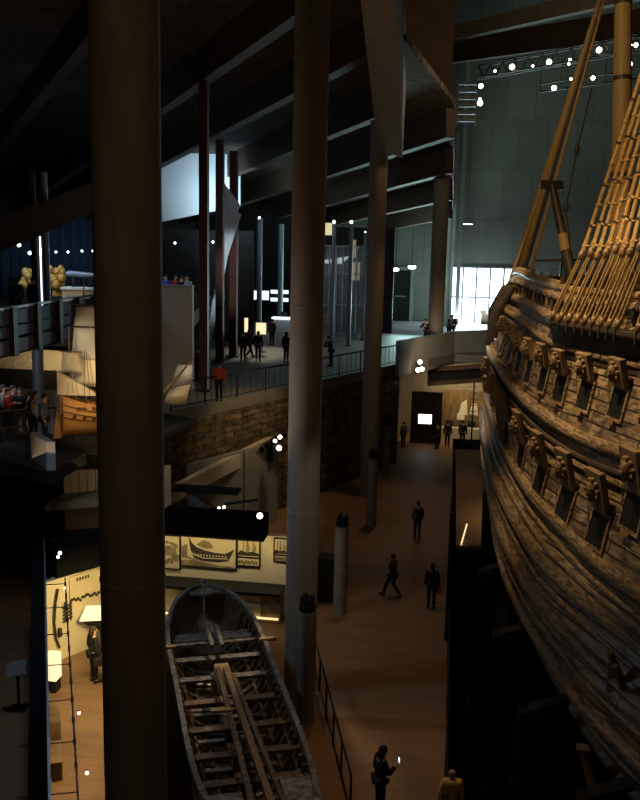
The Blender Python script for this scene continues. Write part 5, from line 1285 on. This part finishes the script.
# daylight through the big window, plus unseen fills added for walls and aisle
area('window_daylight', (2.6, 81.5, 8.4), (0, 40, 7), 2600, DAY, 6, 5)
area('far_wall_fill', (10, 66, 34), (9, 82, 14), 380, (.75, 1.0, .90), 12, 6, 150)  # added fill to brighten the far wall, no opening above it
area('window_wall_fill', (2.6, 79.5, 6.6), (2.6, 82, 14), 240, DAY, 5, 1)  # added lamp washing the wall around the window
area('white_wall_fill', (-14.6, 56.6, 15.2), (-14.8, 60, 15.8), 250, DAY, 4, 2.5, 150)  # area lamp added before the white wall in place of daylight
area('aisle_fill', (-2.6, 72, 8), (-3.5, 66, 17), 1800, (.6, .95, .92), 4, 3)  # fill added below the aisle roof to turn its boards teal
# aisle and floor
spot('floor_lamp', (-3.2, 33, 18), (-1.0, 28, 0), 900, (1, .58, .24), 42)
spot('floor_lamp', (-2.5, 44, 16), (-2, 42, 0), 700, (1, .58, .24), 55)
spot('floor_lamp', (-2.5, 20, 18), (.1, 18, 0), 1500, (1, .62, .3), 40)  # extra lamp added to brighten the figure at the bottom edge
area('roof_fill', (-9, 24, 7), (-9, 30, 20), 170, (1, .66, .36), 8, 8)  # added fill standing in for warm bounce off the floor
area('fascia_fill', (3, 42, 20), (-2, 54, 27), 260, (1, .72, .42), 3, 3)  # unseen fill added for the brown fascia and cross beam
area('column_fill', (-1, 2, 15), (-4, 20, 8), 50, (1, .60, .24), 4, 2)  # dim fill added near the camera to lift the columns
spot('column_lamp', (-1.0, 20, 8), (-3.9, 24.5, 4.5), 130, (1, .8, .55), 60)
area('entrance_light', (-11, 64, 12), (-10, 62, 6), 50, (.85, .92, 1), 8, 4)
spot('desk_lamp', (-12.5, 60, 11), (-12.2, 55.5, 6), 900, (1, .88, .66), 50)
spot('wall_lamp', (-6.0, 38, 9), (-9.3, 39.5, 4), 520, WARM, 80)
spot('partition_fill', (-8.5, 44, 12.5), (-12.5, 40, 9), 260, (1, .80, .55), 50)  # lamp added to warm the dim cream partition
# model ship
spot('model_lamp', (-10.0, 25.5, 11.5), (-11.6, 29.8, 7.0), 1000, (1, .74, .40), 40)
spot('model_lamp', (-14.5, 26.0, 11.0), (-11.8, 30, 8), 450, (1, .78, .48), 42)
spot('model_lamp', (-8.5, 29, 10.5), (-10, 32, 7.5), 200, (1, .78, .48), 50)
area('crowd_light', (-16, 29, 8.6), (-15.5, 31, 6), 34, (.85, .9, 1), 3, 1)
area('frieze_light', (-16.6, 36.6, 7.0), (-16.8, 38, 8.2), 40, (1, .76, .42), 4, .2)
# upper gallery and balcony
area('balcony_light', (-9.5, 34, 15), (-15, 33, 10.5), 24, (.45, .62, 1), 2, 2)
area('gallery_stage_light', (-19, 38, 13), (-19, 44, 10.5), 130, (.45, .68, 1), 4, 1)
area('roof_blue_light', (-22, 40, 12.4), (-22, 44, 18), 30, (.5, .72, 1), 5, 2)
spot('carving_lamp', (-17, 36, 12.4), (-17.8, 40, 10.2), 330, (1, .62, .24), 60)
area('crowd_gallery_light', (-13, 40, 13), (-12.8, 42, 10.5), 16, (.9, .9, 1), 2, 1)
# exhibit rooms
area('poster_light', (-7.6, 28.35, 2.85), (-7.6, 29.1, 1.8), 30, (1, .78, .38), 5, .12)
spot('exhibit_lamp', (-9.4, 23.4, 2.5), (-11.4, 25.6, 1.2), 300, (1, .74, .30), 100)
spot('exhibit_lamp', (-7.8, 19.2, 2.8), (-8.3, 20.0, 0), 300, (1, .70, .27), 120)
spot('exhibit_lamp', (-9.2, 22.2, 2.8), (-9.4, 23.0, 0), 300, (1, .70, .27), 120)
# longboat
area('boat_light', (-10.5, 22, 10), (-5.2, 21, 1.6), 140, (.6, .76, 1), 1.2, 1.2)
spot('boat_lamp', (-4.2, 26, 9), (-5.0, 20.5, 1), 1500, (1, .74, .42), 50, r=.12)
# far end
area('display_light', (1, 59.2, 4.6), (1, 60.8, 1.5), 130, (1, .74, .38), 4, .5)
spot('bridge_lamp', (-3, 47, 11), (-1, 55.5, 6.6), 900, (.95, .97, .9), 34)
spot('bridge_lamp', (-.5, 50, 7.5), (1.3, 61, 4.2), 500, WARM, 90)
spot('zigzag_fill', (-8.5, 46, 12), (-13.2, 52.3, 11.0), 1600, (.8, .92, 1), 40)  # spot added to whiten the zigzag strips
area('stair_light', (-10.8, 26.6, 5.4), (-11, 27.8, 4.4), 6, WARM, .8, .3)
area('aisle_fill', (-1.7, 74, 10), (-6, 79, 10), 200, (.55, .92, .92), 3, 4)  # second added fill, aimed at the aisle end wall

vs = SC.view_settings; vs.view_transform = 'Standard'; vs.look = 'None'; vs.exposure = 0; vs.gamma = 1; vs.use_curve_mapping = False
SC.cycles.max_bounces = 6
